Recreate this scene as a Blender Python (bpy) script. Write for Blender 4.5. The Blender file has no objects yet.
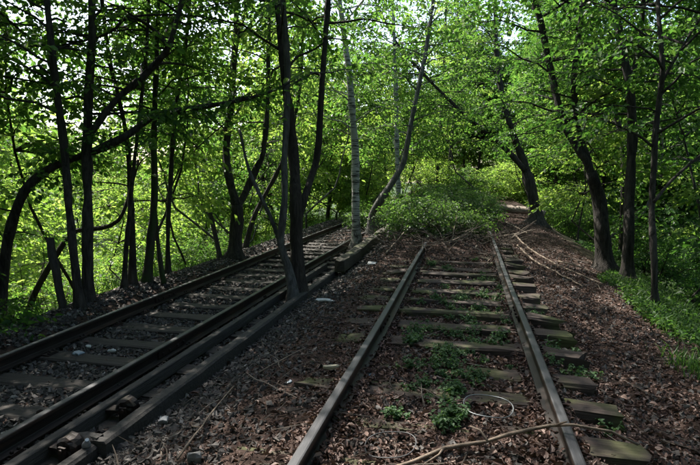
import bpy, math, random
import numpy as np
from mathutils import Vector

# ------------------------------------------------------------------ camera, sky, sun, exposure
scn = bpy.context.scene
COL = scn.collection
R = math.radians

cam_data = bpy.data.cameras.new('camera')
cam = bpy.data.objects.new('camera', cam_data)
COL.objects.link(cam)
cam.location = (0, 0, 1.68)
cam.rotation_euler = (R(90 - 6.59), 0, R(12.72))
cam_data.sensor_width = 36.0
cam_data.lens = 36.0 * 515.0 / 700.0
cam_data.clip_start = 0.05
cam_data.clip_end = 600
scn.camera = cam

SUN_EL, SUN_AZ = 54.0, -48.0          # azimuth measured from +Y towards +X
world = bpy.data.worlds.new('World')
scn.world = world
world.use_nodes = True
wn = world.node_tree
bg = wn.nodes['Background']
sky = wn.nodes.new('ShaderNodeTexSky')
sky.sky_type = 'NISHITA'
sky.sun_disc = False
sky.sun_elevation = R(SUN_EL)
sky.sun_rotation = R(SUN_AZ)
sky.air_density = 1.0
sky.dust_density = 2.5
sky.ozone_density = 1.0
wn.links.new(sky.outputs[0], bg.inputs[0])
bg.inputs[1].default_value = 0.15

sun_data = bpy.data.lights.new('sun', 'SUN')
sun_data.energy = 5.0
sun_data.angle = R(0.5)
sun_data.color = (1.0, 0.95, 0.86)
sun = bpy.data.objects.new('sun', sun_data)
COL.objects.link(sun)
sv = Vector((math.cos(R(SUN_EL)) * math.sin(R(SUN_AZ)), math.cos(R(SUN_EL)) * math.cos(R(SUN_AZ)), math.sin(R(SUN_EL))))
sun.rotation_euler = (-sv).to_track_quat('-Z', 'Y').to_euler()
sun.location = sv * 60

vs = scn.view_settings
vs.view_transform = 'Standard'
vs.look = 'None'
vs.gamma = 1.0
vs.exposure = 1.5
vs.use_curve_mapping = False
scn.cycles.max_bounces = 8
scn.cycles.diffuse_bounces = 4
scn.cycles.transmission_bounces = 6
scn.cycles.glossy_bounces = 3
scn.cycles.use_denoising = True

rng = np.random.default_rng(7)
random.seed(7)

# ------------------------------------------------------------------ materials
def new_mat(name):
    m = bpy.data.materials.new(name)
    m.use_nodes = True
    nt = m.node_tree
    b = nt.nodes['Principled BSDF']
    return m, nt, b

def node(nt, t, **kw):
    n = nt.nodes.new(t)
    for k, v in kw.items():
        if k.startswith('_'):
            n.inputs[k[1:]].default_value = v
        else:
            setattr(n, k, v)
    return n

def ramp(nt, fac, stops):
    r = nt.nodes.new('ShaderNodeValToRGB')
    e = r.color_ramp.elements
    while len(e) < len(stops):
        e.new(0.5)
    for i, (p, c) in enumerate(stops):
        e[i].position = p
        e[i].color = (*c, 1) if len(c) == 3 else c
    nt.links.new(fac, r.inputs[0])
    return r.outputs[0]

def coords(nt, scale=(1, 1, 1), kind='Object'):
    tc = nt.nodes.new('ShaderNodeTexCoord')
    mp = nt.nodes.new('ShaderNodeMapping')
    mp.inputs['Scale'].default_value = scale
    nt.links.new(tc.outputs[kind], mp.inputs[0])
    return mp.outputs[0]

def noise(nt, vec, scale, detail=5, rough=.6, dist=0.0):
    n = node(nt, 'ShaderNodeTexNoise', _Scale=scale, _Detail=detail, _Roughness=rough, _Distortion=dist)
    nt.links.new(vec, n.inputs['Vector'])
    return n.outputs['Fac']

def bump(nt, b, h, strength=.5, dist=.02):
    n = node(nt, 'ShaderNodeBump', _Strength=strength, _Distance=dist)
    nt.links.new(h, n.inputs['Height'])
    nt.links.new(n.outputs[0], b.inputs['Normal'])

def mixc(nt, fac, a, b):
    n = nt.nodes.new('ShaderNodeMix')
    n.data_type = 'RGBA'
    for s, v in ((0, fac), (6, a), (7, b)):
        if hasattr(v, 'links') or hasattr(v, 'is_linked'):
            nt.links.new(v, n.inputs[s])
        else:
            n.inputs[s].default_value = (*v, 1) if isinstance(v, tuple) else v
    return n.outputs[2]

def bark_mat(name, dark, light, moss=None, moss_lo=.55):
    m, nt, b = new_mat(name)
    v = coords(nt, (9, 9, 1.6))
    f = noise(nt, v, 2.2, 6, .65, .6)
    c = ramp(nt, f, [(.3, dark), (.7, light)])
    if moss:
        v2 = coords(nt, (1, 1, .6))
        f2 = noise(nt, v2, 3.5, 4, .6)
        mk = ramp(nt, f2, [(moss_lo, (0, 0, 0)), (moss_lo + .12, (1, 1, 1))])
        c = mixc(nt, mk, c, moss)
    nt.links.new(c, b.inputs['Base Color'])
    b.inputs['Roughness'].default_value = .9
    b.inputs['Specular IOR Level'].default_value = .25
    bump(nt, b, f, 1.0, .06)
    return m

BARK_DARK = bark_mat('bark_dark', (.007, .006, .005), (.075, .066, .057))
BARK_BROWN = bark_mat('bark_brown', (.016, .013, .011), (.065, .054, .044), (.05, .07, .03), .6)
BARK_GREY = bark_mat('bark_grey', (.035, .034, .032), (.14, .135, .125), (.22, .225, .205), .58)
BARK_IVY = bark_mat('bark_mossy', (.02, .02, .014), (.07, .065, .05), (.035, .06, .02), .48)

def birch_mat():
    m, nt, b = new_mat('bark_birch')
    v = coords(nt, (1.3, 1.3, 9))
    f = noise(nt, v, 3.0, 4, .6)
    marks = ramp(nt, f, [(.48, (.36, .35, .33)), (.60, (.03, .028, .025))])
    v2 = coords(nt, (5, 5, 3))
    f2 = noise(nt, v2, 2.0, 5, .65)
    dark = ramp(nt, f2, [(.35, (.02, .018, .016)), (.7, (.15, .14, .12))])
    tc = nt.nodes.new('ShaderNodeTexCoord')
    sx = nt.nodes.new('ShaderNodeSeparateXYZ')
    nt.links.new(tc.outputs['Object'], sx.inputs[0])
    ad = node(nt, 'ShaderNodeMath', operation='MULTIPLY_ADD')
    nt.links.new(f2, ad.inputs[0]); ad.inputs[1].default_value = 3.4
    nt.links.new(sx.outputs['Z'], ad.inputs[2])
    mk = ramp(nt, ad.outputs[0], [(0, (0, 0, 0)), (1, (1, 1, 1))])
    mr = node(nt, 'ShaderNodeMapRange')
    mr.inputs['From Min'].default_value = 1.9; mr.inputs['From Max'].default_value = 2.6
    nt.links.new(ad.outputs[0], mr.inputs['Value'])
    c = mixc(nt, mr.outputs[0], dark, marks)
    nt.links.new(c, b.inputs['Base Color'])
    b.inputs['Roughness'].default_value = .75
    bump(nt, b, f2, .5, .02)
    return m
BARK_BIRCH = birch_mat()

def leaf_mat(name, stops, tstops, trans=.5, rough=.5, spec=.22):
    m, nt, b = new_mat(name)
    g = nt.nodes.new('ShaderNodeNewGeometry')
    rnd = g.outputs['Random Per Island']
    nt.links.new(ramp(nt, rnd, stops), b.inputs['Base Color'])
    b.inputs['Roughness'].default_value = rough
    b.inputs['Specular IOR Level'].default_value = spec
    t = nt.nodes.new('ShaderNodeBsdfTranslucent')
    nt.links.new(ramp(nt, rnd, tstops), t.inputs[0])
    mx = nt.nodes.new('ShaderNodeMixShader')
    mx.inputs[0].default_value = trans
    nt.links.new(b.outputs[0], mx.inputs[1])
    nt.links.new(t.outputs[0], mx.inputs[2])
    nt.links.new(mx.outputs[0], nt.nodes['Material Output'].inputs[0])
    return m

LEAF = leaf_mat('leaf_green', [(0, (.028, .06, .013)), (.5, (.05, .095, .02)), (1, (.082, .13, .028))],
                [(0, (.075, .20, .025)), (.5, (.14, .31, .04)), (1, (.25, .41, .07))], .5)
LEAF_DARK = leaf_mat('leaf_deep_green', [(0, (.022, .058, .016)), (.5, (.036, .085, .022)), (1, (.06, .115, .028))],
                     [(0, (.05, .15, .02)), (.5, (.10, .25, .03)), (1, (.18, .34, .05))], .45)
LEAF_LIGHT = leaf_mat('leaf_yellow_green', [(0, (.035, .085, .018)), (.5, (.06, .12, .026)), (1, (.10, .16, .04))],
                      [(0, (.17, .33, .035)), (.5, (.29, .47, .06)), (1, (.44, .57, .12))], .55)
LEAF_BRUSH = leaf_mat('leaf_grey_green', [(0, (.04, .08, .03)), (.5, (.07, .12, .045)), (1, (.11, .16, .07))],
                      [(0, (.09, .20, .03)), (.5, (.14, .28, .04)), (1, (.22, .36, .07))], .42, .5, .3)
WEED = leaf_mat('weed_leaf', [(0, (.05, .10, .045)), (.5, (.08, .14, .065)), (1, (.12, .19, .09))],
                [(0, (.06, .16, .03)), (.5, (.10, .22, .04)), (1, (.16, .30, .05))], .35, .5)
GRASS = leaf_mat('grass_blade', [(0, (.02, .055, .012)), (.5, (.035, .085, .018)), (1, (.06, .115, .028))],
                 [(0, (.08, .2, .03)), (.5, (.12, .27, .035)), (1, (.2, .34, .06))], .4, .5)
LITTER = leaf_mat('dead_leaf', [(0, (.026, .014, .011)), (.35, (.065, .036, .028)), (.65, (.095, .057, .045)), (.88, (.175, .112, .092)), (1, (.3, .22, .185))],
                  [(0, (.03, .018, .01)), (.5, (.07, .04, .025)), (1, (.16, .1, .06))], .12, .6, .3)

def stone_mat():
    m, nt, b = new_mat('ballast_stone')
    g = nt.nodes.new('ShaderNodeNewGeometry')
    c = ramp(nt, g.outputs['Random Per Island'], [(0, (.022, .019, .018)), (.5, (.048, .043, .040)), (.85, (.09, .083, .078)), (.975, (.16, .15, .145)), (1, (.3, .29, .28))])
    v = coords(nt)
    f = noise(nt, v, 60, 3)
    k = ramp(nt, f, [(.3, (.55, .52, .5)), (.7, (1.15, 1.1, 1.05))])
    mu = nt.nodes.new('ShaderNodeMix'); mu.data_type = 'RGBA'; mu.blend_type = 'MULTIPLY'; mu.inputs[0].default_value = 1
    nt.links.new(c, mu.inputs[6]); nt.links.new(k, mu.inputs[7])
    nt.links.new(mu.outputs[2], b.inputs['Base Color'])
    b.inputs['Roughness'].default_value = .8
    bump(nt, b, f, .4, .01)
    return m
STONE = stone_mat()

def wood_mat(name, dark, light, moss=None, moss_lo=.5, axis=(1.2, 18, 18), rough=.85):
    m, nt, b = new_mat(name)
    v = coords(nt, axis)
    f = noise(nt, v, 2.0, 7, .7, .35)
    c = ramp(nt, f, [(.3, dark), (.72, light)])
    if moss:
        v2 = coords(nt)
        oi = nt.nodes.new('ShaderNodeObjectInfo')
        nz = node(nt, 'ShaderNodeTexNoise', noise_dimensions='4D', _Scale=2.3, _Detail=5.0)
        nt.links.new(v2, nz.inputs['Vector'])
        ml = node(nt, 'ShaderNodeMath', operation='MULTIPLY'); ml.inputs[1].default_value = 40
        nt.links.new(oi.outputs['Random'], ml.inputs[0]); nt.links.new(ml.outputs[0], nz.inputs['W'])
        mk = ramp(nt, nz.outputs['Fac'], [(moss_lo, (0, 0, 0)), (moss_lo + .15, (1, 1, 1))])
        c = mixc(nt, mk, c, moss)
    nt.links.new(c, b.inputs['Base Color'])
    b.inputs['Roughness'].default_value = rough
    bump(nt, b, f, .8, .02)
    return m
SLEEPER = wood_mat('sleeper_wood', (.014, .012, .010), (.064, .052, .044))
SLEEPER_MOSS = wood_mat('mossy_sleeper_wood', (.016, .011, .009), (.068, .046, .035), (.06, .066, .018), .48)
BEAM_MOSS = wood_mat('mossy_beam_wood', (.02, .017, .013), (.09, .078, .058), (.06, .066, .022), .5, (18, 1.2, 18))
BEAM = wood_mat('beam_wood', (.015, .013, .012), (.060, .055, .050), None, .5, (18, 1.2, 18))
POST = wood_mat('post_wood', (.02, .018, .016), (.07, .062, .054), None, .5, (18, 18, 1.5))
STICK = wood_mat('dead_branch_wood', (.06, .045, .033), (.27, .205, .15), None, .5, (6, 6, 6))
TWIG = leaf_mat('twig_wood', [(0, (.03, .024, .02)), (.6, (.08, .065, .052)), (1, (.26, .22, .18))], [(0, (0, 0, 0)), (1, (0, 0, 0))], .0, .85)

def rail_mat(name, head, zmin=None):
    m, nt, b = new_mat(name)
    v = coords(nt, (30, 3, 30))
    f = noise(nt, v, 2, 6, .7)
    c = ramp(nt, f, [(.3, (.010, .008, .007)), (.7, (.030, .022, .019))])
    patch = noise(nt, coords(nt, (6, .8, 6)), 1.5, 5, .65)
    c = mixc(nt, ramp(nt, patch, [(.5, (0, 0, 0)), (.66, (1, 1, 1))]), c, (.055, .03, .021))
    g = nt.nodes.new('ShaderNodeNewGeometry')
    sx = nt.nodes.new('ShaderNodeSeparateXYZ')
    nt.links.new(g.outputs['Normal'], sx.inputs[0])
    mr = node(nt, 'ShaderNodeMapRange')
    mr.inputs['From Min'].default_value = .82; mr.inputs['From Max'].default_value = .97
    nt.links.new(sx.outputs['Z'], mr.inputs['Value'])
    mask = mr.outputs[0]
    if zmin is not None:       # worn running surface only; the sky's bluish sheen is put into its colour
        tc = nt.nodes.new('ShaderNodeTexCoord'); sz = nt.nodes.new('ShaderNodeSeparateXYZ')
        nt.links.new(tc.outputs['Object'], sz.inputs[0])
        gt = node(nt, 'ShaderNodeMath', operation='GREATER_THAN'); gt.inputs[1].default_value = zmin
        nt.links.new(sz.outputs['Z'], gt.inputs[0])
        mm = node(nt, 'ShaderNodeMath', operation='MULTIPLY')
        nt.links.new(gt.outputs[0], mm.inputs[0]); nt.links.new(mask, mm.inputs[1])
        mask = mm.outputs[0]
    c2 = ramp(nt, f, [(.3, tuple(.6 * x for x in head)), (.7, head)])
    nt.links.new(mixc(nt, mask, c, c2), b.inputs['Base Color'])
    b.inputs['Roughness'].default_value = .48
    b.inputs['Metallic'].default_value = .2
    b.inputs['Specular IOR Level'].default_value = .3
    bump(nt, b, f, .35, .008)
    return m
RAIL = rail_mat('rusty_rail_steel', (.07, .07, .075), .13)
IRON = rail_mat('rusty_iron', (.07, .055, .048))

def plain_mat(name, col, rough=.5, metal=0.0, var=.25):
    m, nt, b = new_mat(name)
    f = noise(nt, coords(nt), 25, 5)
    nt.links.new(ramp(nt, f, [(.3, tuple(x * (1 - var) for x in col)), (.7, tuple(min(1, x * (1 + var)) for x in col))]), b.inputs['Base Color'])
    b.inputs['Roughness'].default_value = rough
    b.inputs['Metallic'].default_value = metal
    bump(nt, b, f, .2, .005)
    return m
PAPER = plain_mat('weathered_paper', (.45, .45, .44), .8)
PALE_STONE = plain_mat('pale_stone', (.17, .165, .16), .85)
PALE_WOOD = plain_mat('split_pale_wood', (.42, .38, .28), .8)
HOOP = plain_mat('galvanised_wire', (.17, .185, .195), .45, .6)
PLASTIC = plain_mat('dirty_white_plastic', (.22, .23, .235), .45)
BLUE = plain_mat('faded_blue_foil', (.2, .25, .29), .4)
HOOP_DARK = plain_mat('rusty_wire', (.075, .075, .078), .6, .4)
LOG = wood_mat('bare_log_wood', (.10, .075, .06), (.36, .30, .24), None, .5, (1.5, 14, 14))

def ground_mat():
    m, nt, b = new_mat('forest_soil')
    v = coords(nt)
    f1 = noise(nt, v, 14, 8, .72)
    f2 = noise(nt, v, .6, 4, .6)
    c = ramp(nt, f1, [(.28, (.018, .011, .009)), (.5, (.05, .032, .025)), (.68, (.11, .07, .056)), (.8, (.18, .12, .10))])
    # greener woodland floor away from the railway
    sx = nt.nodes.new('ShaderNodeSeparateXYZ')
    nt.links.new(v, sx.inputs[0])
    ax = node(nt, 'ShaderNodeMath', operation='ADD'); ax.inputs[1].default_value = 1.6
    nt.links.new(sx.outputs['X'], ax.inputs[0])
    ab = node(nt, 'ShaderNodeMath', operation='ABSOLUTE'); nt.links.new(ax.outputs[0], ab.inputs[0])
    n2 = node(nt, 'ShaderNodeMath', operation='MULTIPLY_ADD'); n2.inputs[1].default_value = 2.5
    nt.links.new(f2, n2.inputs[0]); nt.links.new(ab.outputs[0], n2.inputs[2])
    mr = node(nt, 'ShaderNodeMapRange'); mr.inputs['From Min'].default_value = 5.4; mr.inputs['From Max'].default_value = 7.5
    nt.links.new(n2.outputs[0], mr.inputs['Value'])
    g = ramp(nt, f1, [(.3, (.014, .026, .009)), (.7, (.04, .07, .016))])
    nt.links.new(mixc(nt, mr.outputs[0], c, g), b.inputs['Base Color'])
    b.inputs['Roughness'].default_value = .95
    b.inputs['Specular IOR Level'].default_value = .2
    bump(nt, b, f1, .8, .05)
    return m
SOIL = ground_mat()

# ------------------------------------------------------------------ mesh helpers
def mesh_np(name, V, F, mat, smooth=False):
    """V (n,3) array, F list of (m,k) int arrays"""
    me = bpy.data.meshes.new(name)
    V = np.ascontiguousarray(V, dtype=np.float32)
    if not isinstance(F, list):
        F = [F]
    F = [np.asarray(f, dtype=np.int32) for f in F if len(f)]
    loops = np.concatenate([f.ravel() for f in F])
    tot = np.concatenate([np.full(len(f), f.shape[1], np.int32) for f in F])
    start = np.concatenate([[0], np.cumsum(tot)[:-1]]).astype(np.int32)
    me.vertices.add(len(V)); me.vertices.foreach_set('co', V.ravel())
    me.loops.add(len(loops)); me.loops.foreach_set('vertex_index', loops)
    me.polygons.add(len(tot)); me.polygons.foreach_set('loop_start', start)
    me.polygons.foreach_set('use_smooth', np.full(len(tot), smooth, dtype=bool))
    me.update(calc_edges=True)
    me.materials.append(mat)
    return me

def obj(name, me, parent=None, loc=None, rot=None, scale=None):
    o = bpy.data.objects.new(name, me)
    COL.objects.link(o)
    if parent is not None:
        o.parent = parent
    if loc is not None:
        o.location = loc
    if rot is not None:
        o.rotation_euler = rot
    if scale is not None:
        o.scale = scale if isinstance(scale, tuple) else (scale,) * 3
    return o

def tag(o, label=None, cat=None, group=None, kind=None):
    if label: o['label'] = label
    if cat: o['category'] = cat
    if group: o['group'] = group
    if kind: o['kind'] = kind
    return o

def thing(name, label, cat, loc=(0, 0, 0), group=None, rot=None):
    return tag(obj(name, None, None, loc, rot), label, cat, group)

def copy_tree(o, parent=None):
    c = o.copy(); COL.objects.link(c); c.parent = parent
    for ch in [x for x in bpy.data.objects if x.parent is o]:
        copy_tree(ch, c)
    return c

class MB:
    """collects vertices and faces of one mesh"""
    def __init__(s):
        s.v = []; s.f = {}; s.n = 0
    def add(s, V, F):
        V = np.asarray(V, float); s.v.append(V)
        for f in (F if isinstance(F, list) else [F]):
            f = np.asarray(f, int)
            if len(f):
                s.f.setdefault(f.shape[1], []).append(f + s.n)
        s.n += len(V)
        return s
    def mesh(s, name, mat, smooth=False, off=(0, 0, 0)):
        return mesh_np(name, np.concatenate(s.v) - np.array(off), [np.concatenate(f) for f in s.f.values()], mat, smooth)

def resample(P, r, step):
    P = np.asarray(P, float); r = np.asarray(r, float)
    # Catmull-Rom through the points
    Q = np.vstack([2 * P[0] - P[1], P, 2 * P[-1] - P[-2]])
    out, ro = [], []
    for i in range(len(P) - 1):
        a, b, c, d = Q[i:i + 4]
        n = max(1, int(np.linalg.norm(c - b) / step))
        for k in range(n):
            t = k / n
            out.append(.5 * ((2 * b) + (c - a) * t + (2 * a - 5 * b + 4 * c - d) * t * t + (3 * b - a - 3 * c + d) * t ** 3))
            ro.append(r[i] + (r[i + 1] - r[i]) * t)
    out.append(P[-1]); ro.append(r[-1])
    return np.array(out), np.array(ro)

def tube(P, r, seg=8, rough=0.0, cap=True):
    P = np.asarray(P, float); r = np.broadcast_to(np.asarray(r, float), (len(P),)).copy()
    T = np.gradient(P, axis=0)
    T /= np.linalg.norm(T, axis=1)[:, None] + 1e-9
    up = np.array([0, 0, 1.0]) if abs(T[0][2]) < .8 else np.array([1.0, 0, 0])
    N = []
    n = np.cross(T[0], up); n /= np.linalg.norm(n)
    for t in T:
        n = n - t * np.dot(n, t); n /= np.linalg.norm(n) + 1e-9
        N.append(n)
    N = np.array(N); B = np.cross(T, N)
    a = np.arange(seg) / seg * 2 * np.pi
    ring = np.cos(a)[None, :, None] * N[:, None] + np.sin(a)[None, :, None] * B[:, None]
    rr = r[:, None] * (1 + rough * (rng.random((len(P), seg)) - .5))
    V = (P[:, None] + ring * rr[:, :, None]).reshape(-1, 3)
    i = np.arange(len(P) - 1)[:, None] * seg; j = np.arange(seg)[None]
    jn = (j + 1) % seg
    F = np.stack([i + j, i + jn, i + seg + jn, i + seg + j], -1).reshape(-1, 4)
    fs = [F]
    if cap:
        fs.append(np.array([list(range(seg))[::-1]]))
        fs.append(np.array([[(len(P) - 1) * seg + k for k in range(seg)]]))
    return V, fs

def lathe(profile, seg=16, axis='z'):
    a = np.arange(seg) / seg * 2 * np.pi
    V = np.array([[r * math.cos(t), r * math.sin(t), z] for r, z in profile for t in a])
    i = np.arange(len(profile) - 1)[:, None] * seg; j = np.arange(seg)[None]; jn = (j + 1) % seg
    F = np.stack([i + j, i + jn, i + seg + jn, i + seg + j], -1).reshape(-1, 4)
    if axis == 'x': V = V[:, [2, 0, 1]]
    if axis == 'y': V = V[:, [1, 2, 0]]
    return V, [F, np.array([list(range(seg))[::-1]]), np.array([[(len(profile) - 1) * seg + k for k in range(seg)]])]

BOXF = np.array([[0, 3, 2, 1], [4, 5, 6, 7], [0, 1, 5, 4], [1, 2, 6, 5], [2, 3, 7, 6], [3, 0, 4, 7]])
def box(x0, x1, y0, y1, z0, z1):
    return np.array([[x0, y0, z0], [x1, y0, z0], [x1, y1, z0], [x0, y1, z0], [x0, y0, z1], [x1, y0, z1], [x1, y1, z1], [x0, y1, z1]], float), BOXF

def worn_beam(L, w, h, nseg, jit, wear=.012, seed=0):
    """a chamfered timber along X whose edges and ends wander"""
    g = np.random.default_rng(seed)
    c = .018
    prof = np.array([[-w / 2, -h + c], [-w / 2 + c, -h], [w / 2 - c, -h], [w / 2, -h + c], [w / 2, -c], [w / 2 - c, 0], [0, -.002], [-w / 2 + c, 0], [-w / 2, -c]])
    n = len(prof)
    xs = np.linspace(-L / 2, L / 2, nseg + 1)
    xs[1:-1] += g.uniform(-.3, .3, nseg - 1) * L / nseg
    V = []
    for k, x in enumerate(xs):
        p = prof + g.normal(0, jit, prof.shape)
        end = k in (0, nseg)
        if end: p = p * np.array([.97, 1]) - np.array([0, wear * .6])
        for q in p:
            V.append([x + (g.normal(0, wear) if end else 0), q[0], q[1]])
    i = np.arange(nseg)[:, None] * n; j = np.arange(n)[None]; jn = (j + 1) % n
    F = np.stack([i + j, i + n + j, i + n + jn, i + jn], -1).reshape(-1, 4)
    return np.array(V), [F, np.array([list(range(n))]), np.array([[nseg * n + k for k in range(n)][::-1]])]

# ------------------------------------------------------------------ terrain
_k = rng.normal(0, 1, (14, 2)) * np.array([[.25]] * 5 + [[1.1]] * 5 + [[3.5]] * 4)
_p = rng.uniform(0, 6.28, 14)
_a = np.array([.05] * 5 + [.016] * 5 + [.007] * 4)
PX = np.array([-400, -60, -30, -14, -9.5, -6.7, -6.1, -5.6, -5.25, -5.0, -3.0, -2.65, -2.4, -2.0, -1.6, -1.3, .72, 1.0, 1.3, 2.0, 2.5, 3.2, 4.2, 7, 12, 400])
PZ = np.array([-6, -6, -5.5, -4.6, -2.7, -.75, -.42, -.30, -.31, -.405, -.405, -.40, -.37, -.22, -.08, -.05, -.05, -.13, -.15, -.17, -.21, -.36, -.8, -2.2, -2.8, -2.8])
def zg(x, y):
    x = np.asarray(x, float); y = np.asarray(y, float)
    z = np.interp(x, PX, PZ)
    n = sum(a * np.sin(k[0] * x + k[1] * y + p) for a, k, p in zip(_a, _k, _p))
    amp = np.interp(x, [-20, -6.5, -5.2, -2.4, 1.4, 3.5, 12], [3.0, .8, .35, .4, .6, 1.2, 3.0])
    z = z + n * amp
    # heap of brush and soil that swallows the rails
    m = np.exp(-((x + .85) / 1.45) ** 4) * np.interp(y, [8.8, 10.3, 11.5, 14, 20, 26, 34], [0, .10, .27, .42, .5, .4, .1])
    m2 = np.exp(-((x + 3.0) / 1.3) ** 4) * np.interp(y, [14, 19, 26], [0, .45, .5])
    m3 = np.exp(-((x - 2.0) / 1.2) ** 4) * np.interp(y, [12, 20, 26], [0, .12, .3])
    return z + m + m2 + m3

gx = np.concatenate([[-400, -250, -150, -100, -70, -50], np.arange(-40, -8, 1.0), np.arange(-8, 5, .09), np.arange(5, 25, .8), [30, 40, 60, 90, 140, 220, 400]])
gy = np.concatenate([[-300, -150, -60, -30, -15, -8, -4], np.arange(-2, 12, .1), np.arange(12, 32, .25), np.arange(32, 80, 2.0), [90, 110, 140, 180, 250, 400]])
GX, GY = np.meshgrid(gx, gy)
GZ = zg(GX, GY)
V = np.stack([GX, GY, GZ], -1).reshape(-1, 3)
nx = len(gx)
ii = np.arange(len(gy) - 1)[:, None] * nx; jj = np.arange(nx - 1)[None]
F = np.stack([ii + jj, ii + jj + 1, ii + nx + jj + 1, ii + nx + jj], -1).reshape(-1, 4)
ground = obj('ground', mesh_np('ground', V, F, SOIL, True))
tag(ground, 'dark soil of the railway embankment falling away on both sides', None, None, 'structure')

# ------------------------------------------------------------------ railway tracks
RPROF = np.array([[-.062, 0], [.062, 0], [.062, .010], [.012, .026], [.008, .032], [.008, .098], [.030, .108], [.0335, .116], [.0335, .136], [.029, .143], [.020, .146],
                  [-.020, .146], [-.029, .143], [-.0335, .136], [-.0335, .116], [-.030, .108], [-.008, .098], [-.008, .032], [-.012, .026], [-.062, .010]])
def rail_mesh(name, y0, y1, curve, z, mat=RAIL, wob=.006, prof=RPROF, step=.6):
    ys = np.linspace(y0, y1, int((y1 - y0) / step) + 1)
    n = len(prof); V = []
    ph = rng.uniform(0, 6.28, 2)
    for y in ys:
        dx = curve(y) + wob * math.sin(y * .9 + ph[0])
        dz = wob * .6 * math.sin(y * .7 + ph[1])
        V += [[dx + px, y, z + dz + pz] for px, pz in prof]
    i = np.arange(len(ys) - 1)[:, None] * n; j = np.arange(n)[None]; jn = (j + 1) % n
    F = np.stack([i + j, i + jn, i + n + jn, i + n + j], -1).reshape(-1, 4)
    me = mesh_np(name, np.array(V), [F, np.array([list(range(n))[::-1]]), np.array([[(len(ys) - 1) * n + k for k in range(n)]])], mat)
    return me

SLV = [mesh_np('sleeper', *worn_beam(2.5, .235, .16, 6, .006, .02, 40 + k), SLEEPER) for k in range(5)]
SLM = [mesh_np('sleeper', *worn_beam(2.40, .235, .16, 6, .010, .035, 60 + k), SLEEPER_MOSS) for k in range(6)]
pl = MB()
pl.add(*box(-.095, .095, -.075, .075, 0, .012))
for sx in (-1, 1):
    pl.add(*box(sx * .078 - .016, sx * .078 + .016, -.055, .055, .012, .03))
    for sy in (-.03, .03):
        v, f = lathe([(.014, .03), (.014, .045), (.008, .052)], 6)
        pl.add(v + np.array([sx * .078, sy, 0]), f)
PLATE = pl.mesh('tie_plate', IRON)

def straight(x): return lambda y: x
def bend(x): return lambda y: x + .0018 * max(0, y - 11) ** 2

def build_track(name, label, cx, gauge, ztop, rails, sleepers, meshes, jit, joints):
    t = thing(name, label, 'railway track', (cx, 0, ztop))
    for x, y0, y1, cv in rails:
        obj('rail', rail_mesh('rail', y0, y1, (lambda f: (lambda y: f(y) - cx))(cv), .012), t)
    for k, y in enumerate(sleepers):
        xm = rails[0][3](y) / 2 + rails[1][3](y) / 2 - cx
        s = obj('sleeper', meshes[k % len(meshes)], t, (xm + random.uniform(-.05, .05), y + random.uniform(-.02, .02), random.uniform(-jit, jit * .4) - jit * .7),
                (random.uniform(-.03, .03) * (jit * 40), 0, random.uniform(-.015, .015) + (math.pi if random.random() < .5 else 0)))
        for sx in (-gauge / 2, gauge / 2):
            obj('tie_plate', PLATE, s, (sx, 0, .001))
    for x, y in joints:
        f_ = MB()
        f_.add(*box(-.03, .03, -.28, .28, .035, .105))
        for sy in (-.21, -.08, .08, .21):
            v, f = lathe([(.015, -.048), (.015, .048)], 6, 'x'); f_.add(v + np.array([0, sy, .07]), f)
        obj('fishplate', f_.mesh('fishplate', IRON), t, (x - cx, y, .012))
    return t

build_track('railway_track', 'rusty right-hand track on mossy sleepers, half buried in dead leaves and weeds', -.115, 1.47, .0,
            [(-.85, -2.5, 11.5, straight(-.85)), (.62, -2.5, 16.0, straight(.62))],
            R_SLEEPERS := [-.9, -.3, .3, .95, 1.55, 2.15, 2.75, 3.33, 3.9, 4.47, 5.1, 5.72, 6.3, 6.92, 7.5, 8.12, 8.75, 9.3, 9.9, 10.5, 11.1, 11.7, 12.3, 12.9], SLM, .02, [(-.85, 5.4), (.62, 6.1)])
build_track('railway_track', 'rusty left-hand track on dark sleepers in grey ballast along the embankment edge', -3.935, 1.44, -.358,
            [(-4.655, -2.5, 27, bend(-4.655)), (-3.215, -2.5, 22, bend(-3.215))],
            [.5 + .605 * k for k in range(40)], SLV, .008, [(-4.655, 7.2), (-3.215, 5.05)])

# guard rail and long timber between the two tracks
BAR = np.array([[-.042, 0], [.042, 0], [.042, .112], [.036, .12], [-.036, .12], [-.042, .112]])
gr = obj('guard_rail', rail_mesh('guard_rail', -1, 10.6, straight(0), 0, BEAM, .008, BAR, .8), None, (-2.93, 0, -.372), None)
tag(gr, 'low rusty bar between the left track and the long dark timber', 'guard rail')

tb = thing('edge_timber', 'long dark timber edging the ballast beside the low rusty bar', 'timber', (-2.545, 0, -.24))
for k, (y0, y1, dx, dz, w) in enumerate([(-.6, 3.02, -.055, -.025, .10), (3.03, 6.55, 0, 0, .125), (6.57, 9.95, -.01, -.005, .115)]):
    me = mesh_np('plank', *worn_beam(y1 - y0, w, .17, 10, .003, .006, 90 + k), BEAM)
    obj('plank', me, tb, (dx, (y0 + y1) / 2, dz), (0, 0, math.pi / 2))
obj('cross_piece', mesh_np('cross_piece', *worn_beam(.20, .09, .08, 3, .004, .006, 97), BEAM), tb, (-.13, 3.08, .012), (0, 0, .05))

mb = thing('mossy_beam', 'thick moss-covered wooden beam beyond the forked dark tree', 'wooden beam', (-2.40, 9.7, -.02))
for k, (y0, y1, dz) in enumerate([(0, 1.5, 0), (1.52, 4.4, .012), (4.42, 8.2, .05)]):
    me = mesh_np('beam_section', *worn_beam(y1 - y0, .22, .24, 8, .008, .015, 110 + k), BEAM_MOSS)
    obj('beam_section', me, mb, (0, (y0 + y1) / 2, dz), (0, 0, math.pi / 2))
obj('bolt_hole', mesh_np('bolt_hole', *lathe([(.022, 0), (.022, .006)], 10), IRON), mb, (0, .36, .003))

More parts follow.
